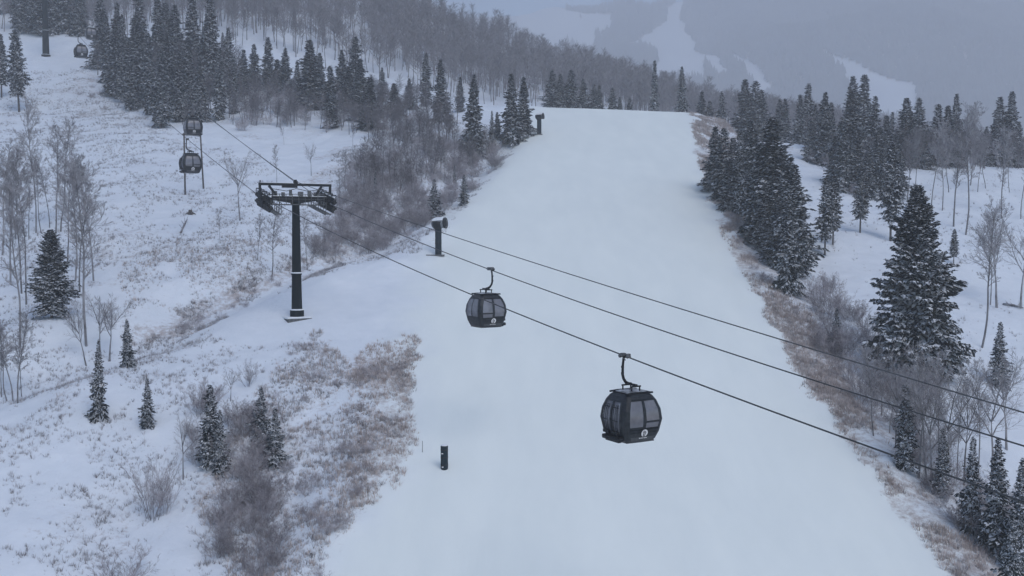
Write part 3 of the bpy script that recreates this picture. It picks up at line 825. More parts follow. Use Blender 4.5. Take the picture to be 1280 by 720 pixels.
def scatter(poly, n, seed):
    r = np.random.default_rng(seed)
    xs = [p[0] for p in poly]; vs = [p[1] for p in poly]
    out = []
    while len(out) < n:
        a = r.uniform(min(xs), max(xs), 400); b = r.uniform(min(vs), max(vs), 400)
        m = inpoly(a, b, poly)
        out += list(zip(a[m], b[m]))
    P = np.array(out[:n])
    X, Y = hit(P[:, 0], P[:, 1])
    return X, Y, P
SHRUBS = []
def thicket(poly, n, seed, kind, hmin, hmax, label, group, wd=1.2, ymax=300):
    X, Y, P = scatter(poly, n, seed)
    for k in range(n):
        if Y[k] > ymax or run_mask(X[k], Y[k]) > .4: continue
        kk = kind if isinstance(kind, str) else kind[k % len(kind)]
        H = random.uniform(hmin, hmax) * (.55 if kk == 'low' else 1)
        SHRUBS.append((H / Y[k], kk, k, float(X[k]), float(Y[k]), H, label, group, wd * random.uniform(.85, 1.25)))
thicket([(385, 322), (470, 318), (530, 285), (600, 232), (645, 192), (600, 185), (540, 168), (500, 185), (440, 205), (425, 250)], 300, 11, ('shrub', 'shrub', 'low'), 1.7, 3.5,
    'bare reddish oak shrub in the dense gully thicket behind the lift tower', 'shrubs of the gully thicket')
thicket([(300, 165), (300, 120), (420, 130), (520, 145), (560, 160), (520, 178), (440, 168), (330, 160)], 60, 12, ('shrub',), 2.6, 4.6,
    'bare grey shrub in the undergrowth beneath the stand above the gully', 'shrubs beneath the stand above the gully', ymax=320)
thicket([(238, 588), (243, 520), (272, 482), (312, 480), (326, 540), (332, 590)], 26, 13, ('shrub', 'shrub', 'low'), 1.6, 3.0,
    'bare oak shrub between the spruces at the head of the lower left thicket', 'shrubs between the lower left spruces')
thicket([(266, 592), (332, 590), (346, 640), (356, 735), (266, 735)], 42, 23, ('shrub', 'shrub', 'low'), 1.5, 2.8,
    'bare oak shrub in the brush thicket at the lower left of the run', 'shrubs of the lower left thicket')
thicket([(350, 560), (420, 600), (440, 680), (400, 730), (360, 735)], 16, 24, ('low',), 1.0, 2.0,
    'scattered low shrub between the lower left thicket and the run', 'shrubs between thicket and run')
thicket([(1010, 400), (1020, 360), (1060, 370), (1100, 420), (1180, 480), (1130, 560), (1080, 510), (1040, 450)], 60, 14, ('shrub', 'shrub', 'low'), 2.2, 3.8,
    'bare shrub in the thicket left of the huge spruce', 'shrubs of the thicket left of the huge spruce')
thicket([(1100, 540), (1190, 560), (1280, 640), (1280, 720), (1220, 680), (1150, 620)], 40, 15, ('low', 'shrub'), 1.6, 3.0,
    'low bare shrub under the grove at the lower right', 'shrubs under the lower right grove')
thicket([(868, 150), (900, 142), (920, 170), (890, 200), (892, 250), (960, 330), (1000, 400), (985, 410), (930, 320), (886, 250), (872, 200)], 16, 16, ('low',), 1.0, 2.0,
    'low bare shrub on the tan bank along the right edge of the run', 'shrubs on the tan bank beside the run')
thicket([(985, 165), (1010, 155), (1130, 190), (1130, 215), (1060, 250), (1000, 190)], 18, 17, ('shrub',), 2.4, 4.2,
    'bare grey shrub among the spruces on the right hillside', 'shrubs among the right hillside spruces', ymax=232)
thicket([(320, 440), (400, 405), (430, 470), (500, 440), (515, 500), (460, 610), (400, 690), (350, 560)], 52, 18, ('low',), .9, 1.7,
    'knee-high bare shrub on the brushy bank left of the run', 'knee-high shrubs on the brushy bank')
thicket([(215, 430), (300, 388), (400, 335), (390, 322), (300, 362), (215, 412)], 22, 25, ('low',), .8, 1.7,
    'low dark shrub along the brow of the shelf left of the lift tower', 'low shrubs along the shelf brow')
thicket([(95, 112), (125, 108), (160, 125), (140, 142), (105, 138)], 9, 19, ('low',), 1.4, 2.6,
    'low brown shrub under the lower edge of the left stand', 'low brown shrubs under the left stand')

def build_shrubs():
    SHRUBS.sort(key=lambda t: -t[0])
    for (_, kk, k, x, y, H, label, group, wd) in SHRUBS[:290]:
        place_bare(kk, k, x, y, H, 'bare_shrub', label, 'bush', group, wd)
    Vs = []; Qs = []; o = 0
    data = {}
    for (_, kk, k, x, y, H, label, group, wd) in SHRUBS[290:]:
        i = k % PN[kk]
        if (kk, i) not in data: data[(kk, i)] = bare_mesh({'shrub': 240, 'low': 260}[kk] + i, PH[kk], kk)[:2]
        V, Q = data[(kk, i)]
        a = random.uniform(0, 6.28); s = H / PH[kk]; c, sn = math.cos(a) * s * wd, math.sin(a) * s * wd
        Vs.append(np.stack([V[:, 0] * c - V[:, 1] * sn, V[:, 0] * sn + V[:, 1] * c, V[:, 2] * s], 1) + [x, y, float(height(x, y)) - .03]); Qs.append(Q + o); o += len(V)
    if Vs:
        me = np_mesh('oak_brush', np.concatenate(Vs), np.concatenate(Qs), [M['brush']])
        tag(link('oak_brush', me), 'tangled mass of bare oak brush filling the gaps of the thickets', 'brush', kind='stuff')
build_shrubs()

def build_undergrowth():
    Vs = []; Qs = []; o = 0
    data = [bare_mesh(300 + i, 8., 'far') for i in range(4)]
    rng_ = random.Random(9)
    for poly, n, seed, h0, h1 in (([(225, 158), (260, 120), (310, 105), (420, 118), (530, 132), (575, 160), (560, 185), (500, 180), (440, 172), (330, 158), (290, 156)], 230, 71, 4.0, 7.0),
                              ([(440, 235), (470, 190), (540, 168), (600, 175), (620, 205), (560, 225), (500, 250)], 90, 72, 3.2, 5.2),
                              ([(120, 100), (200, 150), (290, 150), (300, 90), (130, 70)], 60, 75, 6.0, 11.0),
                              ([(985, 165), (1010, 155), (1130, 190), (1130, 215), (1060, 240), (1000, 195)], 30, 73, 4.0, 7.0),
                              ([(1130, 208), (1280, 205), (1280, 211), (1130, 214)], 70, 74, 5.0, 8.0)):
        X, Y, P = scatter(poly, n, seed)
        for k in range(n):
            if run_mask(X[k], Y[k]) > -2: continue
            y = min(float(Y[k]), 330 if seed != 74 else 214); x = float(X[k]) * y / float(Y[k])
            V, Q, Mi = data[k % 4]
            a = rng_.uniform(0, 6.28); s = rng_.uniform(h0, h1) / 8.; c, sn = math.cos(a) * s * 1.5, math.sin(a) * s * 1.5
            Vs.append(np.stack([V[:, 0] * c - V[:, 1] * sn, V[:, 0] * sn + V[:, 1] * c, V[:, 2] * s], 1) + [x, y, float(height(x, y)) - .1]); Qs.append(Q + o); o += len(V)
    me = np_mesh('bare_undergrowth', np.concatenate(Vs), np.concatenate(Qs), [M['farwood']])
    tag(link('bare_undergrowth', me), 'grey haze of bare young trees filling the gaps between the spruces', 'undergrowth', kind='stuff')
build_undergrowth()

# ------------------------------------------------------------------ far wood on the ridge
def build_ridge_wood():
    r = np.random.default_rng(31)
    pts = []
    while len(pts) < 5200:
        x = r.uniform(-190, 230, 600); y = r.uniform(285, 452, 600)
        R = np.interp(x, R_X, R_Z)
        dens = sstep(280, 335, y) * (.3 + .7 * sstep(-.45, .1, fbm(x, y, 42, 3)))
        dens = np.where(x < 0, np.maximum(dens, .75 * sstep(285, 330, y) * sstep(-.9, -.3, fbm(x, y, 30, 3))), dens)
        k = r.uniform(size=600) < dens
        pts += list(zip(x[k], y[k]))
    P = np.array(pts[:5200])
    order = np.argsort(P[:, 1])
    P = P[order]
    pxs, vs = project(P[:, 0], P[:, 1], height(P[:, 0], P[:, 1]) + 8)
    vis = (pxs > 150) & (pxs < 1290) & (vs > -20)
    near = np.where(vis)[0][:190]
    for k in near:
        place_bare('far', int(k), float(P[k, 0]), float(P[k, 1]), r.uniform(9, 14), 'bare_aspen', 'bare aspen in the hazy wood on the front of the ridge', 'tree', 'aspens on the front of the ridge', 1.1)
    rest = np.setdiff1d(np.arange(len(P)), near)
    Vs = []; Qs = []; o = 0
    data = [bare_mesh(280 + i, 12., 'far') for i in range(5)]
    for k in rest:
        V, Q, Mi = data[k % 5]
        a = r.uniform(0, 6.28); s = r.uniform(.75, 1.15)
        c, sn = math.cos(a) * s * 1.2, math.sin(a) * s * 1.2
        W = np.stack([V[:, 0] * c - V[:, 1] * sn, V[:, 0] * sn + V[:, 1] * c, V[:, 2] * s], 1) + [P[k, 0], P[k, 1], float(height(P[k, 0], P[k, 1]))]
        Vs.append(W); Qs.append(Q + o); o += len(V)
    me = np_mesh('ridge_wood', np.concatenate(Vs), np.concatenate(Qs), [M['farwood']])
    tag(link('ridge_wood', me), 'hazy grey mass of bare aspens covering the top of the ridge', 'wood', kind='stuff')
build_ridge_wood()

def build_mountain_wood():
    r = np.random.default_rng(41)
    n = 120000
    y = r.uniform(1500, 2890, n); x = r.uniform(-1, 1, n) * (.58 * y)
    z = height(x, y)
    px, pv = project(x, y, z)
    keep = np.ones(n, bool)
    for poly in RUNS_AND_HAZE: keep &= ~in_run_or_haze(px, pv, x, y, poly)
    keep &= fbm(x, y, 130, 4) > -1.0
    keep &= (px > -150) & (px < 1430) & (pv > -80)
    x, y, z = x[keep], y[keep], z[keep]
    m = len(x)
    H = r.uniform(11, 22, m); R = H * r.uniform(.19, .28, m)
    k = 5
    a = np.linspace(0, 2 * np.pi, k, endpoint=False)[None] + r.uniform(0, 6, m)[:, None]
    ring = np.stack([x[:, None] + R[:, None] * np.cos(a), y[:, None] + R[:, None] * np.sin(a), np.repeat((z + H * .08)[:, None], k, 1)], -1)
    tip = np.stack([x, y, z + H], -1)[:, None]
    V = np.concatenate([ring, tip], 1).reshape(-1, 3)
    base = (np.arange(m) * (k + 1))[:, None]
    T = np.concatenate([np.stack([base[:, 0] + i, base[:, 0] + (i + 1) % k, base[:, 0] + k], 1) for i in range(k)])
    me = np_mesh('mountain_wood', V, T, [M['hazeneedle']])
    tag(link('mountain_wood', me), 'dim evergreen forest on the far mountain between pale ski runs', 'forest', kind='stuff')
build_mountain_wood()

# ------------------------------------------------------------------ ground cover: tufts of grass and sage through the snow
def build_tufts(name, mat, label, polys, n, hmin, hmax, blades, seed, wid):
    r = np.random.default_rng(seed)
    pts = []
    for poly, dens, gate in polys:
        # sample in world space so that the density does not depend on the distance
        pp = np.array(poly, float); hx, hy = hit(pp[:, 0], np.clip(pp[:, 1], 20, 719))
        hx = np.where(hy > 260, hx * 260 / hy, hx); hy = np.minimum(hy, 260)
        area = (hx.max() - hx.min()) * (hy.max() - hy.min())
        m = int(area * dens)
        x = r.uniform(hx.min() - 2, hx.max() + 2, m); y = r.uniform(hy.min() - 3, hy.max() + 2, m)
        z = height(x, y); px, pv = project(x, y, z)
        k = inpoly(px + 26 * fbm(x + 7, y, 8, 4), pv + 18 * fbm(x, y + 40, 8, 4), poly) & (run_mask(x, y) < r.uniform(-.6, .25, m)) & (bench_mask(x, y) > 5)
        k &= fbm(x, y, 5, 4) + .5 * fbm(x + 90, y, 22, 2) + r.uniform(-.32, .32, m) > gate
        pts.append(np.stack([x[k], y[k], z[k]], 1))
    P = np.concatenate(pts)
    if len(P) > n: P = P[r.permutation(len(P))[:n]]
    m = len(P)
    h = hmin + (hmax - hmin) * r.uniform(0, 1, m) ** 2.2
    Vs = []
    for b in range(blades):
        a = r.uniform(0, 6.28, m); sp_ = r.uniform(.1, .85, m); off = r.uniform(0, .35, m) * h
        bx = P[:, 0] + np.cos(a) * off; by = P[:, 1] + np.sin(a) * off
        tx = bx + np.cos(a) * sp_ * h; ty = by + np.sin(a) * sp_ * h; tz = P[:, 2] + h * r.uniform(.5, 1.0, m)
        w = wid * r.uniform(.6, 1.4, m) * h
        ca, sa = -np.sin(a) * w, np.cos(a) * w
        A = np.stack([bx - ca, by - sa, P[:, 2] - .04], 1); B = np.stack([bx + ca, by + sa, P[:, 2] - .04], 1); C = np.stack([tx, ty, tz], 1)
        Vs.append(np.stack([A, B, C], 1))
    V = np.concatenate(Vs).reshape(-1, 3)
    me = np_mesh(name, V, np.arange(len(V)).reshape(-1, 3), [mat])
    tag(link(name, me), label, 'ground cover', kind='stuff')
RIGHT_BANK = [(856, 150), (905, 140), (930, 160), (905, 240), (950, 330), (1010, 400), (1060, 470), (1130, 580), (1230, 680), (1250, 760), (1170, 760), (1090, 620), (1000, 480), (930, 380), (895, 300), (876, 240), (854, 190)]
LEFT_BANK = [(330, 450), (400, 405), (440, 470), (505, 425), (528, 470), (524, 560), (480, 620), (430, 700), (380, 740), (280, 740), (250, 640), (300, 540)]
LEFT_TAN = [(440, 440), (505, 425), (528, 500), (510, 600), (430, 640), (430, 540)]
LEFT_MID = [(140, 335), (200, 300), (330, 295), (400, 330), (300, 385), (215, 432), (150, 445)]
LEFT_HIGH = [(0, 80), (110, 75), (200, 165), (320, 200), (400, 240), (380, 320), (140, 330), (60, 430), (0, 430)]
LEFT_LOW = [(0, 430), (210, 435), (330, 400), (400, 410), (280, 490), (240, 600), (280, 740), (0, 740)]
EDGE_BAND = [(150, 445), (215, 425), (300, 385), (380, 342), (440, 326), (420, 314), (330, 342), (250, 376), (150, 425)]
GULLY = [(380, 335), (490, 325), (560, 285), (610, 235), (665, 168), (560, 150), (440, 180), (380, 250)]
RIGHT_SNOW = [(1000, 215), (1280, 210), (1280, 520), (1180, 500), (1030, 360)]
build_tufts('dry_grass', M['grass'], 'tan dead grass along both edges of the ski run', [(RIGHT_BANK, 34.0, -.35), (LEFT_TAN, 26, -.32), (LEFT_MID, 4.0, .05), (LEFT_BANK, 9.0, -.2)], 90000, .2, .6, 9, 51, .05)
build_tufts('sagebrush', M['sage'], 'grey sage stubble poking through the snow of the slopes', [(LEFT_BANK, 26, -.18), (LEFT_MID, 13, -.05), (LEFT_HIGH, 8.0, -.05), (LEFT_LOW, 14, 0), (GULLY, 16, -.1), (EDGE_BAND, 45, -.05), (RIGHT_SNOW, 1.2, .05), (RIGHT_BANK, 16.0, -.3)], 150000, .08, .48, 9, 52, .055)

# ------------------------------------------------------------------ lift line geometry
DX, DY = -.503, .864                  # uphill direction of the lift in plan
NX, NY = .864, .503                   # across the line, from the left strand to the right one
KA, KB, KC = 34.8, 41.7, 38.25
def on_line(px, v, K):
    """point of the lift line (its vertical plane) seen at a pixel"""
    dx, dy, dz = ray(px, v)
    Y = K / (dx / dy + .581)
    return float(dx / dy * Y), float(Y), float(CAMZ + dz / dy * Y)
def strand(spans, K, ext=()):
    pts = []
    for span in spans:
        P = np.array([on_line(px, v, K) for px, v in span])
        c = np.polyfit(P[:, 1], P[:, 2], 2 if len(P) > 2 else 1)
        ys = np.linspace(P[0, 1], P[-1, 1], 26)
        for y in ys: pts.append((K - .581 * y, y, float(np.polyval(c, y))))
    return pts
def rope_z(pts, Y):
    ys = np.array([p[1] for p in pts]); zs = np.array([p[2] for p in pts]); o = np.argsort(ys)
    return float(np.interp(Y, ys[o], zs[o]))
ropeA = strand([[(1500, 700), (1113, 569), (960, 513), (867, 480), (777, 447), (640, 389), (593, 368), (500, 327), (373, 270), (334, 249)],
                [(334, 249), (307, 233), (235, 177), (217, 160), (100, 45), (56, -8)]], KA)
ropeB = strand([[(1700, 690), (1280, 555), (1040, 481), (960, 453), (637, 349), (540, 310), (423, 260), (408, 252)],
                [(408, 252), (330, 198), (239, 134), (112, 20), (70, -20)]], KB)
ropeC = strand([[(1700, 640), (1280, 515), (1160, 480), (960, 420), (640, 320), (527, 282), (420, 245), (369, 227)],
                [(369, 227), (320, 193), (220, 112), (140, 43), (100, 2), (60, -45)]], KC)
def build_rope(pts, r, mat, label):
    o = MB().tube(pts, r, 6).build('haul_rope' if mat is M['rope'] else 'overhead_cable', mat, smooth=True)
    tag(o, label, 'cable', 'ropes of the gondola lift')
build_rope(ropeA, .034, M['rope'], 'lowest steel rope, carrying the nearest gondola')
build_rope(ropeB, .034, M['rope'], 'middle steel rope, carrying the second nearest gondola')
build_rope(ropeC, .028, M['frostrope'], 'uppermost thin frosted cable running over the top of the lift tower')

# ------------------------------------------------------------------ gondola cabins
SEC = [(0.0, .78, .82), (.14, .88, .93), (.5, 1.01, 1.07), (1.1, 1.12, 1.18), (1.6, 1.06, 1.12), (2.0, .92, .97), (2.22, .79, .83), (2.36, .64, .68)]   # z, half length, half width
SZ = [s[0] for s in SEC]; SA = [s[1] for s in SEC]; SB = [s[2] for s in SEC]
CR = .26
def shell_point(face, s, z, off=0.):
    """point of the cabin shell; face 0..3 = +x, +y, -x, -y, s runs -1..1 along the flat of that face"""
    a = float(np.interp(z, SZ, SA)); b = float(np.interp(z, SZ, SB))
    if face == 0: return Vector((a + off + .02 * (1 - s * s), s * (b - CR), z))
    if face == 1: return Vector((-s * (a - CR), b + off + .02 * (1 - s * s), z))
    if face == 2: return Vector((-a - off - .02 * (1 - s * s), -s * (b - CR), z))
    return Vector((s * (a - CR), -b - off - .02 * (1 - s * s), z))
# glazing rectangles (face -> s0, s1, z0, z1)
WIN = {0: [(-.97, -.1, 1.08, 2.03), (-.97, -.1, .74, .99), (.1, .97, .80, 2.03)],
       2: [(-.97, -.1, .80, 2.03), (.1, .97, 1.08, 2.03), (.1, .97, .74, .99)],
       1: [(-.86, -.06, .42, 2.02), (.06, .86, .42, 2.02)],
       3: [(-.97, -.06, .80, 2.03), (.06, .97, .80, 2.03)]}
def patch(mb, face, s0, s1, z0, z1, off, mi=0, ns=4, nz=7):
    ss = np.linspace(s0, s1, ns + 1); zz = np.linspace(z0, z1, nz + 1)
    vs = [shell_point(face, s, z, off) for z in zz for s in ss]; w = ns + 1
    mb.add(vs, [(i * w + j, i * w + j + 1, (i + 1) * w + j + 1, (i + 1) * w + j) for i in range(nz) for j in range(ns)], mi)
def make_gondola():
    root = empty('gondola_cabin')
    zb = sorted(set(SZ + [w[k] for f in WIN.values() for w in f for k in (2, 3)] + [.3, .42, 1.35, 1.85]))
    mb = MB()
    for f in range(4):
        sb = sorted(set([-1., 1., -.5, 0., .5] + [w[k] for w in WIN[f] for k in (0, 1)]))
        for i in range(len(zb) - 1):
            for j in range(len(sb) - 1):
                zm, sm = (zb[i] + zb[i + 1]) / 2, (sb[j] + sb[j + 1]) / 2
                if any(w[0] < sm < w[1] and w[2] < zm < w[3] for w in WIN[f]): continue
                mb.add([shell_point(f, sb[j], zb[i]), shell_point(f, sb[j + 1], zb[i]), shell_point(f, sb[j + 1], zb[i + 1]), shell_point(f, sb[j], zb[i + 1])], [(0, 1, 2, 3)])
        # rounded corner to the next face
        for i in range(len(zb) - 1):
            rows = []
            for z in (zb[i], zb[i + 1]):
                p = shell_point(f, 1, z); q = shell_point((f + 1) % 4, -1, z)
                c = Vector((p.x, q.y, z)) if f in (1, 3) else Vector((q.x, p.y, z))
                # centre of the corner arc lies inside: opposite corner of the p-q square
                c = Vector((p.x + q.x - c.x, p.y + q.y - c.y, z))
                u, w = p - c, q - c
                if f in (0, 2): c2, u, w = Vector((q.x, p.y, z)), p - Vector((q.x, p.y, z)), q - Vector((q.x, p.y, z))
                else: c2, u, w = Vector((p.x, q.y, z)), p - Vector((p.x, q.y, z)), q - Vector((p.x, q.y, z))
                rows.append([c2 + u * math.cos(t) + w * math.sin(t) for t in np.linspace(0, math.pi / 2, 5)])
            for k in range(4):
                mb.add([rows[0][k], rows[0][k + 1], rows[1][k + 1], rows[1][k]], [(0, 1, 2, 3)])
    body = mb.build('cabin_shell', M['cabin'], root, smooth=False)
    fl = MB().box((0, 0, .03), (1.58, 1.66, .06), bev=.02); fl.build('cabin_floor', M['cabinlow'], root)
    for f in WIN:
        for (s0, s1, z0, z1) in WIN[f]:
            w = MB(); patch(w, f, s0, s1, z0, z1, -.012)
            if f == 1: continue
            w.build('window', M['glass'], root, True)
    # the door leaves on the outer side, each with its pane and a ski rack
    for (s0, s1, z0, z1) in WIN[1]:
        d = MB()
        for (a0, a1, b0, b1) in ((s0 - .02, s0 + .06, .2, 2.06), (s1 - .06, s1 + .02, .2, 2.06), (s0 + .06, s1 - .06, .2, .46), (s0 + .06, s1 - .06, 1.98, 2.06)):
            patch(d, 1, a0, a1, b0, b1, .028)
        door = d.build('door', M['cabin'], root)
        w = MB(); patch(w, 1, s0, s1, z0, z1, -.01); w.build('pane', M['glass'], door, True)
        r = MB()
        for k in range(4):
            s = s0 + .14 + (s1 - s0 - .28) * k / 3
            r.tube([shell_point(1, s, z, .13) for z in (.44, .8, 1.2, 1.6, 1.86)], .016, 5)
        for z in (.5, 1.1, 1.72):
            r.tube([shell_point(1, s, z, .11) for s in np.linspace(s0 + .1, s1 - .1, 5)], .022, 5)
        for k in range(3):
            s = s0 + .2 + (s1 - s0 - .4) * k / 2
            r.box(shell_point(1, s, .5, .12), (.13, .16, .14))
        r.build('ski_rack', M['blacksteel'], door)
    # lower body band, bumper step, trim rails, bolts
    st = MB().box((0, 1.08, .2), (1.46, .34, .20), bev=.05); st.box((0, 1.05, .06), (1.1, .22, .08), bev=.03)
    st.build('door_step', M['blacksteel'], root)
    for f in (0, 2):
        t = MB(); patch(t, f, -.99, .99, .12, .30, .012, 0, 6, 2)
        t.build('lower_panel', M['cabinlow'], root)
        t = MB(); patch(t, f, -1, 1, .655, .70, .03, 0, 6, 1); patch(t, f, -1, 1, 2.06, 2.12, .03, 0, 6, 1)
        patch(t, f, -1, 1, .50, .53, .02, 0, 6, 1)
        t.build('trim', M['blacksteel'], root)
        # white disc with a dark curved mark, and a faint line of small lettering strokes under it
        e = MB(); zc = .50; rad = .19
        sgn = 1 if f == 0 else -1
        c = shell_point(f, 0, zc, .045)
        lean = math.atan2(float(np.interp(.7, SZ, SA) - np.interp(.3, SZ, SA)), .4)
        ux = Vector((0, sgn, 0)); uz = Vector((sgn * math.sin(lean), 0, math.cos(lean))); nn = ux.cross(uz)
        e.add([c + nn * .012] + [c + nn * .012 + ux * rad * math.cos(t) + uz * rad * math.sin(t) for t in np.linspace(0, 2 * math.pi, 24, endpoint=False)],
              [(0, 1 + k, 1 + (k + 1) % 24) for k in range(24)])
        em = e.build('emblem', M['emblem'], root)
        g = MB()
        def stroke(pp, w):
            pp = [c + nn * .02 + ux * a * rad + uz * b * rad for a, b in pp]
            for a, b in zip(pp[:-1], pp[1:]):
                d = (b - a).normalized(); q = nn.cross(d).normalized() * w * rad
                g.add([a - q, b - q, b + q, a + q], [(0, 1, 2, 3)])
        stroke([(-.15, -.95), (-.32, -.5), (-.25, -.1), (.02, .2), (.1, .55)], .13)
        stroke([(.1, -.95), (.12, -.4), (.38, -.02), (.36, .35)], .12)
        stroke([(-.5, .1), (-.38, .45), (-.1, .68)], .1)
        g.build('emblem_mark', M['cabinlow'], em)
        g = MB()
        for k in range(9):
            g.box(shell_point(f, (-.30 + .075 * k), .245, .03), (.006, .035, .035 if k % 3 else .05))
        g.build('lettering', M['emblem'], root)
    rf = MB()      # roof: shallow frosted dome with a rail round its edge
    ring = lambda a, b, z: [Vector((a * math.copysign(abs(math.cos(t)) ** .55, math.cos(t)), b * math.copysign(abs(math.sin(t)) ** .55, math.sin(t)), z)) for t in np.linspace(0, 2 * math.pi, 28, endpoint=False)]
    R = [ring(.70, .74, 2.30), ring(.64, .68, 2.385), ring(.5, .53, 2.43), ring(.2, .2, 2.45)]
    vs = [p for r_ in R for p in r_]
    rf.add(vs, [(i * 28 + k, i * 28 + (k + 1) % 28, (i + 1) * 28 + (k + 1) % 28, (i + 1) * 28 + k) for i in range(3) for k in range(28)] + [tuple(range(84, 112))])
    rf.build('roof', M['rooffrost'], root, True)
    rl = MB()
    for sx in (-1, 1): rl.tube([(sx * .66, -.80, 2.36), (sx * .66, -.4, 2.385), (sx * .66, .4, 2.385), (sx * .66, .80, 2.36)], .05, 7)
    for sy in (-1, 1): rl.tube([(-.66, sy * .70, 2.37), (.66, sy * .70, 2.37)], .035, 7)
    rl.build('roof_rail', M['blacksteel'], root)
    b = MB()
    for sx in (-1, 1):
        b.box((sx * .62, 0, .44), (.42, 1.5, .09), bev=.03); b.box((sx * .84, 0, .72), (.09, 1.5, .5), bev=.03)
    b.build('bench', M['seat'], root)
    # suspension frame and hanger: the arm bows to the door side and comes back up to the grip
    sf = MB()
    for sx in (-1, 1):
        sf.bar((sx * .36, -.3, 2.66), (sx * .36, .3, 2.66), .06, .07)
        for sy in (-1, 1): sf.tube([(sx * .36, sy * .24, 2.40), (sx * .36, sy * .24, 2.66)], .04, 6)
    sf.bar((-.42, 0, 2.72), (.42, 0, 2.72), .14, .09)
    sf.build('suspension_frame', M['blacksteel'], root)
    ha = MB()
    arm = [(0, 0, 2.74), (0, .16, 2.77), (0, .34, 2.86), (0, .46, 3.02), (0, .52, 3.22), (0, .52, 3.5), (0, .50, 3.8), (0, .47, 4.02), (0, .40, 4.14)]
    ha.tube(arm, [.075, .075, .075, .072, .07, .065, .06, .06, .06], 9)
    for z in (3.3, 3.62): ha.box((.0, .56, z), (.07, .07, .1))
    ha.build('hanger_arm', M['blacksteel'], root, True)
    gr = MB()
    gr.box((0, .32, 4.12), (.52, .2, .16), bev=.04); gr.box((.1, .42, 4.2), (.26, .24, .14), bev=.03); gr.box((-.2, .36, 4.2), (.18, .26, .12), bev=.03)
    gr.tube([(-.3, .30, 4.1), (.3, .30, 4.1)], .06, 8)
    gr.lathe([(.09, -.05), (.1, 0), (.09, .05)], (.3, .46, 4.12), 12, axis=(0, 1, 0)); gr.lathe([(.09, -.05), (.1, 0), (.09, .05)], (-.32, .46, 4.14), 12, axis=(0, 1, 0))
    gr.tube([(-.05, .5, 4.04), (-.34, .62, 3.98)], .025, 5)
    gr.build('grip', M['steel'], root)
    return root
GRIP_Y, GRIP_Z = .30, 4.10
proto = make_gondola()
ang_d = math.atan2(DY, DX)
CABS = [(ropeA, 783, 450, KA, 0, 'nearest and largest dark gondola cabin, hanging over the groomed run'),
        (ropeB, 612, 341, KB, math.pi, 'dark gondola cabin on the middle rope left of the nearest one'),
        (ropeA, 235, 177, KA, 0, 'dark gondola cabin left of the lift tower, lower of the two above each other'),
        (ropeB, 243, 135, KB, math.pi, 'dark gondola cabin left of the lift tower, upper of the two above each other'),
        (ropeA, 99, 48, KA, 0, 'small hazy gondola cabin just right of the far tower foot, hanging close above the snow'),
        (ropeB, 115, 20, KB, math.pi, 'farthest small gondola cabin with snow on its roof before the dark stand')]
for k, (pts, px, v, K, flip, label) in enumerate(CABS):
    x, y, z = on_line(px, v, K); z = rope_z(pts, y)
    c = proto if k == 0 else copy_tree(proto)
    a = ang_d + flip + [0.0, .02, 0, -.02, 0, 0][k]
    # the grip, not the cabin's middle, sits on the rope
    ox, oy = -math.sin(a) * GRIP_Y, math.cos(a) * GRIP_Y
    c.location = (x - ox, y - oy, z - GRIP_Z); c.rotation_euler = (0, 0, a)
    tag(c, label, 'gondola', 'cabins of the gondola lift')
    if k == 5: MB().box((0, 0, 2.50), (1.35, 1.4, .2), bev=.08).build('roof_snow', M['snowcap'], c)

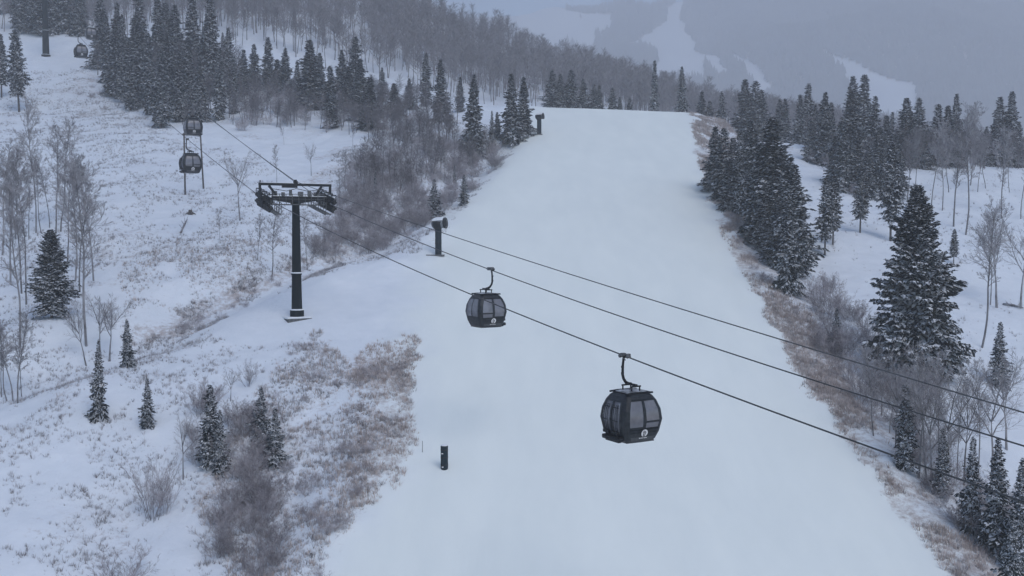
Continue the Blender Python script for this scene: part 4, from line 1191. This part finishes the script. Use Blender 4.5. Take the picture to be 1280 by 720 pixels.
# ------------------------------------------------------------------ lift towers
def make_tower(cx, cy, zg, zA, zB, zC, label, gauge_a, gauge_b, r0, r1, slope):
    """mast on a slab, crossarm across the line, wheel trains along it, gantry frame above"""
    root = empty('lift_tower', (cx, cy, zg), math.atan2(NY, NX))       # local x across the line, y uphill
    zA, zB, zC = zA - zg, zB - zg, zC - zg
    arm = (zA + zB) / 2 + .30
    top = arm - .3
    sl = MB().box((0, 0, -.52), (2.5, 2.0, .95), bev=.06)
    slab = sl.build('footing', M['concrete'], root)
    sc = MB().box((-.03, .05, .02), (2.46, 1.94, .2), bev=.06); sc.build('snow_cover', M['snowcap'], slab)
    p = MB()
    mid = .37 * top
    rm = r0 + (r1 - r0) * .37
    p.lathe([(r0 * 1.32, -.05), (r0 * 1.32, .74), (r0 * 1.04, .86), (r0, .9), (rm, mid), (rm * 1.14, mid + .01), (rm * 1.14, mid + .14), (rm * .98, mid + .15), (r1, top)], n=24)
    mast = p.build('mast', M['darkpaint'], root, True)
    ring = MB()
    for z, r_ in ((mid + .14, rm * 1.16), (.74, r0 * 1.34)): ring.lathe([(r_, z), (r_ * .99, z + .07), (r_ * .85, z + .12), (rm * .8, z + .13)], n=24)
    ring.build('snow_ring', M['snowcap'], mast, True)
    lad = MB()
    for s in (-.2, .2): lad.tube([(s, r0 + .16, 1.4), (s, r1 + .16, top - .4)], .02, 4)
    for k in range(int((top - 2) / .35)): 
        t = k / ((top - 2) / .35); rr_ = r0 + (r1 - r0) * t + .16; z = 1.6 + .35 * k
        lad.tube([(-.2, rr_, z), (.2, rr_, z)], .014, 4)
    lad.build('ladder', M['darkpaint'], mast)
    a = MB()
    a.box((0, 0, arm + .02), (gauge_a + gauge_b + 1.0, .42, .34), bev=.04)
    for s, g in ((-1, gauge_a), (1, gauge_b)):      # tapering webs under the arm
        a.add([Vector((s * .25, y, z)) for y in (-.17, .17) for z in (arm - .15, arm - .5)] + [Vector((s * g * .8, y, arm - .15)) for y in (-.17, .17)],
              [(0, 1, 4), (2, 5, 3), (1, 3, 5, 4), (0, 2, 3, 1)])
    for s in (-1, 1): a.lathe([(.3, -.14), (.3, .14)], (s * .3, 0, arm - .28), 14, axis=(0, 1, 0))
    arm_o = a.build('crossarm', M['blacksteel'], root)
    sn = MB().box((0, 0, arm + .225), (gauge_a + gauge_b + .4, .3, .06), bev=.02); sn.build('snow_strip', M['snowcap'], arm_o)
    # lifting gantry
    g = MB(); gt = arm + 1.34
    L0, L1 = -gauge_a - .5, gauge_b + .5
    g.box(((L0 + L1) / 2, 0, gt), (L1 - L0, .2, .24))
    for x in (L0 + .12, L1 - .12): g.bar((x, 0, arm + .15), (x, 0, gt - .1), .2)
    for s, x in ((-1, L0), (1, L1)): g.bar((x - s * 1.0, 0, gt - .12), (x - s * 1.75, 0, arm + .2), .2)
    g.bar((L0 + .15, .0, gt + .12), (L0 + .15, 0, gt + .36), .1)
    g.lathe([(.2, -.1), (.2, .1)], (0, 0, gt + .3), 14, axis=(1, 0, 0)); g.box((-.6, 0, gt - .2), (1.5, .3, .22)); g.box((0, 0, gt + .2), (.4, .22, .3))
    gan = g.build('gantry', M['blacksteel'], root)
    eq = MB()
    for k, (x, y, zz, sx, sz) in enumerate([(-2.1, .1, .45, .5, .5), (-1.3, -.1, .38, .3, .4), (-.5, .05, .5, .25, .7), (.5, 0, .42, .5, .5), (1.35, -.1, .5, .3, .6), (2.2, .1, .4, .6, .45)]):
        eq.box((x, y, arm + zz), (sx, .3, sz), bev=.04)
    eq.tube([(-2.4, -.2, arm + .9), (-1, -.22, arm + .7), (0, -.2, arm + .95), (1.2, -.22, arm + .72), (2.4, -.2, arm + .9)], .035, 5)
    eq.build('control_box', M['steel'], arm_o)
    MB().box(((L0 + L1) / 2, 0, gt + .14), (L1 - L0 - .3, .18, .05), bev=.015).build('snow_strip', M['snowcap'], gan)
    # work platform with rails between the trains
    w = MB()
    for y in (-.95, .95):
        w.bar((L0 + 1.0, y, arm - .62), (L1 - 1.0, y, arm - .62), .06, .07)
        for z in (.5, 1.0): w.bar((L0 + 1.1, y, arm - .6 + z), (L1 - 1.1, y, arm - .6 + z), .035)
        for k in range(9):
            x = L0 + 1.1 + (L1 - L0 - 2.2) * k / 8; w.bar((x, y, arm - .6), (x, y, arm + .42), .035)
    for k in range(14):
        x = L0 + 1.0 + (L1 - L0 - 2.0) * k / 13; w.bar((x, -.95, arm - .6), (x, .95, arm - .6), .05)
    w.build('work_platform', M['steel'], root)
    for s, g_, zr in ((-1, -gauge_a, zA), (1, gauge_b, zB)):
        tr = empty('wheel_train', (g_, 0, zr)); tr.parent = root
        tr.rotation_euler = (math.atan(slope), 0, 0)
        f = MB(); n = 10; Ltr = 4.6
        f.bar((0, -Ltr / 2 + .3, -.62), (0, Ltr / 2 - .3, -.62), .16, .26)
        f.bar((0, -Ltr / 2 + .3, .62), (0, Ltr / 2 - .3, .62), .14, .22)
        f.bar((-s * .4, 0, -.2), (s * .25, 0, -.2), .5, .6)
        for k in range(5):
            y = -Ltr / 2 + Ltr * (k + .5) / 5; f.bar((0, y, -.6), (0, y, .6), .12)
            for x in (-.2, .2): f.bar((x, y - .42, -.30), (x, y + .42, -.30), .08, .2); f.bar((x, y - .42, .30), (x, y + .42, .30), .07, .16)
            f.bar((-.25, y, .95), (.25, y, .95), .1); f.bar((-.25, y, .3), (-.25, y, .98), .06); f.bar((.25, y, .3), (.25, y, .98), .06)
        f.build('train_beam', M['blacksteel'], tr)
        for k in range(n):
            y = -Ltr / 2 + Ltr * (k + .5) / n
            for zw in (-.30, .30):
                wh = MB().lathe([(.1, -.09), (.22, -.08), (.25, -.095), (.255, -.06), (.225, -.02), (.225, .02), (.255, .06), (.25, .095), (.22, .08), (.1, .09)], (0, y, zw), 14, axis=(1, 0, 0))
                wh.build('wheel', M['rubber'], tr)
        sn = MB()
        for k in range(5):
            y = -Ltr / 2 + Ltr * (k + .5) / 5; sn.box((0, y, .775), (.16, .55, .09), bev=.03)
        sn.build('snow_strip', M['snowcap'], tr)
        c = MB()        # catwalk on the mast side of the wheels
        i = -s
        for x in (i * .42, i * .95): c.bar((x, -Ltr / 2 - .2, -.85), (x, Ltr / 2 + .2, -.85), .06, .12)
        for k in range(16):
            y = -Ltr / 2 - .2 + (Ltr + .4) * k / 15; c.bar((i * .42, y, -.82), (i * .95, y, -.82), .09, .04)
        for k in range(8):
            y = -Ltr / 2 - .2 + (Ltr + .4) * k / 7; c.bar((i * .95, y, -.8), (i * .95, y, .25), .05)
        for z in (-.3, .25): c.bar((i * .95, -Ltr / 2 - .2, z), (i * .95, Ltr / 2 + .2, z), .05)
        c.build('catwalk', M['steel'], tr)
    tag(root, label, 'lift tower', 'towers of the gondola lift')
    return root
TYc = KC / (.581 + (370.5 - 640) / F)
TX, TY = (370.5 - 640) / F * TYc, TYc
PA = (TX - 3.17 * NX, TY - 3.17 * NY); PB = (TX + 3.17 * NX, TY + 3.17 * NY)
hx_, hy_ = hit(370.5, 399)
zgT = float(height(TX, TY))
make_tower(TX, TY, zgT, rope_z(ropeA, PA[1]), rope_z(ropeB, PB[1]), rope_z(ropeC, TY), 'dark green lift tower standing on the snowy shelf left of the run', 3.17, 3.17, .52, .36, .20)
FX, FY = on_col(63, 279)
FX, FY = float(FX), float(FY)
zgF = float(height(FX, FY))
make_tower(FX, FY, zgF - .3, max(zgF + 18, rope_z(ropeA, FY)), max(zgF + 18, rope_z(ropeB, FY)), zgF + 20, 'far lift tower on the brow at the top left, its head out of the picture', 3.17, 3.17, .86, .62, .32)

# ------------------------------------------------------------------ two-legged frame on the left slope
def build_frame():
    xl, yl = [float(k[0]) for k in hit(231.5, 243)]
    xr, yr = [float(k[0]) for k in hit(254.5, 236)]
    root = empty('pole_frame', (xl, yl, float(height(xl, yl))))
    zt = z_at(166, yl); zr = float(height(xr, yr))
    dx, dy = xr - xl, yr - yl
    a = Vector((0, 0, -.4)); b = Vector((dx, dy, zr - root.location.z - .4))
    xt0 = float(on_col(230, yl, 166)[0]) - xl; xt1 = float(on_col(250.5, yr, 166)[0]) - xl
    at_ = Vector((xt0, 0, zt - root.location.z)); bt = Vector((xt1, dy, z_at(168, yr) - root.location.z))
    for p, q in ((a, at_), (b, bt)): MB().tube([p, (p + q) / 2, q], [.13, .12, .11], 9).build('leg', M['wood'], root, True)
    d = (bt - at_).normalized()
    MB().bar(at_ - d * .25 + Vector((0, -.16, -.25)), bt + d * .25 + Vector((0, -.16, -.25)), .12, .2).build('crossbeam', M['wood'], root)
    tag(root, 'two tall thin posts standing on the left slope behind the lower gondola cabin', 'frame')
build_frame()

# ------------------------------------------------------------------ snow guns along the run
def make_gun(px, vb, vt, label, head=True, wpx=8.):
    x, y = [float(k[0]) for k in hit(px, vb)]
    z = float(height(x, y)); H = z_at(vt, y) - z
    root = empty('snow_gun' if head else 'padded_hydrant', (x, y, z), 0)
    r_ = wpx / F * y / 2
    if head:
        ph = H * .72
        p = MB(); p.lathe([(r_ * .96, -.1), (r_, .05), (r_ * 1.02, ph * .3), (r_ * .99, ph * .31), (r_ * 1.03, ph * .6), (r_ * .99, ph * .61), (r_ * 1.02, ph * .9), (r_ * .95, ph)], n=18)
        pad = p.build('padding', M['pad'], root, True)
        s = MB(); s.bar((-r_ * 1.02, -.05, ph * .45), (r_ * 1.02, -.05, ph * .45), r_ * 2.12, .05); s.build('strap', M['rubber'], pad)
        c = MB(); c.lathe([(r_ * .9, ph * .95), (r_ * 1.3, ph * 1.02), (r_ * 1.75, ph * 1.12), (r_ * 1.85, ph * 1.26), (r_ * 1.5, ph * 1.27)], (-r_ * .1, -r_ * .3, 0), 18)
        c.build('cradle', M['blacksteel'], root, True)
        R = H * .135
        b = MB(); ax = Vector((.93, -.34, .08)).normalized(); c0 = Vector((0, 0, H * .86))
        b.lathe([(R * .7, -H * .17), (R * .95, -H * .14), (R * .92, -H * .03), (R, H * .10), (R * 1.06, H * .21), (R * .9, H * .22), (R * .82, H * .15), (R * .2, H * .12)], c0, 20, axis=ax)
        bar_ = b.build('fan_barrel', M['gunbarrel'], root, True)
        q = MB(); q.lathe([(R * 1.04, H * .185), (R * 1.12, H * .19), (R * 1.12, H * .225), (R * 1.0, H * .226), (R * .95, H * .20)], c0, 20, axis=ax); q.build('nozzle_ring', M['blacksteel'], bar_, True)
        sn = MB()
        up = Vector((0, 0, 1)); sd_ = ax.cross(up).normalized()
        vs = []; fs = []
        for i in range(7):
            s_ = -H * .15 + H * .34 * i / 6
            for j in range(7):
                th = (j / 6 - .5) * 2.0
                d = up * math.cos(th) + sd_ * math.sin(th)
                vs.append(c0 + ax * s_ + d * (R * 1.02 + H * .035 * math.cos(th * 1.4) * (1 if 0 < i < 6 else .3)))
        fs = [(i * 7 + j, i * 7 + j + 1, (i + 1) * 7 + j + 1, (i + 1) * 7 + j) for i in range(6) for j in range(6)]
        sn.add(vs, fs); sn.build('snow_cap', M['snowcap'], bar_, True)
        MB().box((-.35, 0, -.02), (H * .5, H * .3, .16), bev=.03).build('base_plate', M['steel'], root)
        tag(root, label, 'snow gun', 'fan snow guns along the left edge of the run')
    else:
        p = MB(); p.lathe([(r_ * .8, -.12), (r_ * .97, .0), (r_ * 1.02, .12), (r_ * 1.0, H * .33), (r_ * .985, H * .335), (r_ * 1.01, H * .66), (r_ * .99, H * .665), (r_ * 1.02, H * .97), (r_ * .96, H)], n=24)
        pad = p.build('padding', M['pad'], root, True)
        s = MB()
        for z_ in (H * .18, H * .5, H * .82): s.lathe([(r_ * 1.02, z_ - .03), (r_ * 1.05, z_ - .02), (r_ * 1.05, z_ + .02), (r_ * 1.02, z_ + .03)], n=24)
        s.build('strap', M['rubber'], pad, True)
        MB().lathe([(r_ * .98, H + .003), (r_ * .9, H + .05), (r_ * .5, H + .09), (r_ * .1, H + .10)], n=20).build('snow_cap', M['snowcap'], pad, True)
        t = MB()
        for z_, sx in ((H * .68, -.5), (H * .1, -.4)): t.box((sx * r_, -r_ * .93, z_), (r_ * .5, .06, .06))
        t.build('tag_patch', M['emblem'], pad)
        tag(root, label, 'snow hydrant')
make_gun(555.5, 588, 557, 'dark padded post standing alone on the lower part of the groomed run', False, 9.3)
make_gun(548, 319, 273, 'dark snow gun on a padded post with snow on its barrel, the nearer one', True, 8.)
make_gun(674, 168, 142, 'small dark snow gun near the crest of the run, the farther one', True, 5.4)

# ------------------------------------------------------------------ small things
def stake(px, vb, vt, label):
    x, y = [float(k[0]) for k in hit(px, vb)]; z = float(height(x, y)); H = z_at(vt, y) - z
    o = MB().tube([(0, 0, -.2), (.01, 0, H * .5), (0, .02, H)], [.022, .02, .018], 6).build('marker_stake', M['wood']); o.location = (x, y, z)
    tag(o, label, 'stake')
stake(528, 566, 551, 'thin stake at the left edge of the groomed run beside the padded post')
stake(460, 626, 603, 'dead stalk standing upright in the brush left of the run')
def log(p0, p1, r0, label):
    (x0, y0), (x1, y1) = [[float(k[0]) for k in hit(*p)] for p in (p0, p1)]
    z0, z1 = float(height(x0, y0)) + r0 * .6, float(height(x1, y1)) + r0 * 1.6
    root = empty('fallen_log', (x0, y0, z0))
    a = Vector((0, 0, 0)); b = Vector((x1 - x0, y1 - y0, z1 - z0)); m = (a + b) / 2 + Vector((0, 0, .12))
    MB().tube([a, m, b], [r0, r0 * .8, r0 * .4], 8).build('trunk', M['bark'], root, True)
    br = MB()
    for k in range(5):
        s = .3 + .13 * k; p = a.lerp(b, s); br.tube([a.lerp(b, s - .13) if k else a.lerp(b, .2), p, p + Vector((random.uniform(-.6, .6), random.uniform(-.4, .4), random.uniform(.3, .9)))], [r0 * .5, r0 * .35, .012], 5)
    br.build('branch_stubs', M['bark'], root)
    tag(root, label, 'log')
log((226, 291), (234, 277), .14, 'short dark fallen log lying in brush on the left slope below the gondolas')
log((1254, 381), (1279, 388), .14, 'fallen snow-dusted log at the right edge under the bare tree')
x, y = [float(k[0]) for k in hit(238, 268)]
st_ = MB(); st_.lathe([(.42, -.2), (.36, .1), (.27, .3), (.25, .5), (.18, .56)], n=12)
for k in range(5): st_.tube([(.2 * math.cos(k * 1.3), .2 * math.sin(k * 1.3), .2), (.75 * math.cos(k * 1.3), .75 * math.sin(k * 1.3), -.05)], [.13, .04], 6)
o = st_.build('tree_stump', M['conbark'], None, True); o.location = (x, y, float(height(x, y)))
tag(o, 'small dark stump alone on the snow of the left slope', 'stump')
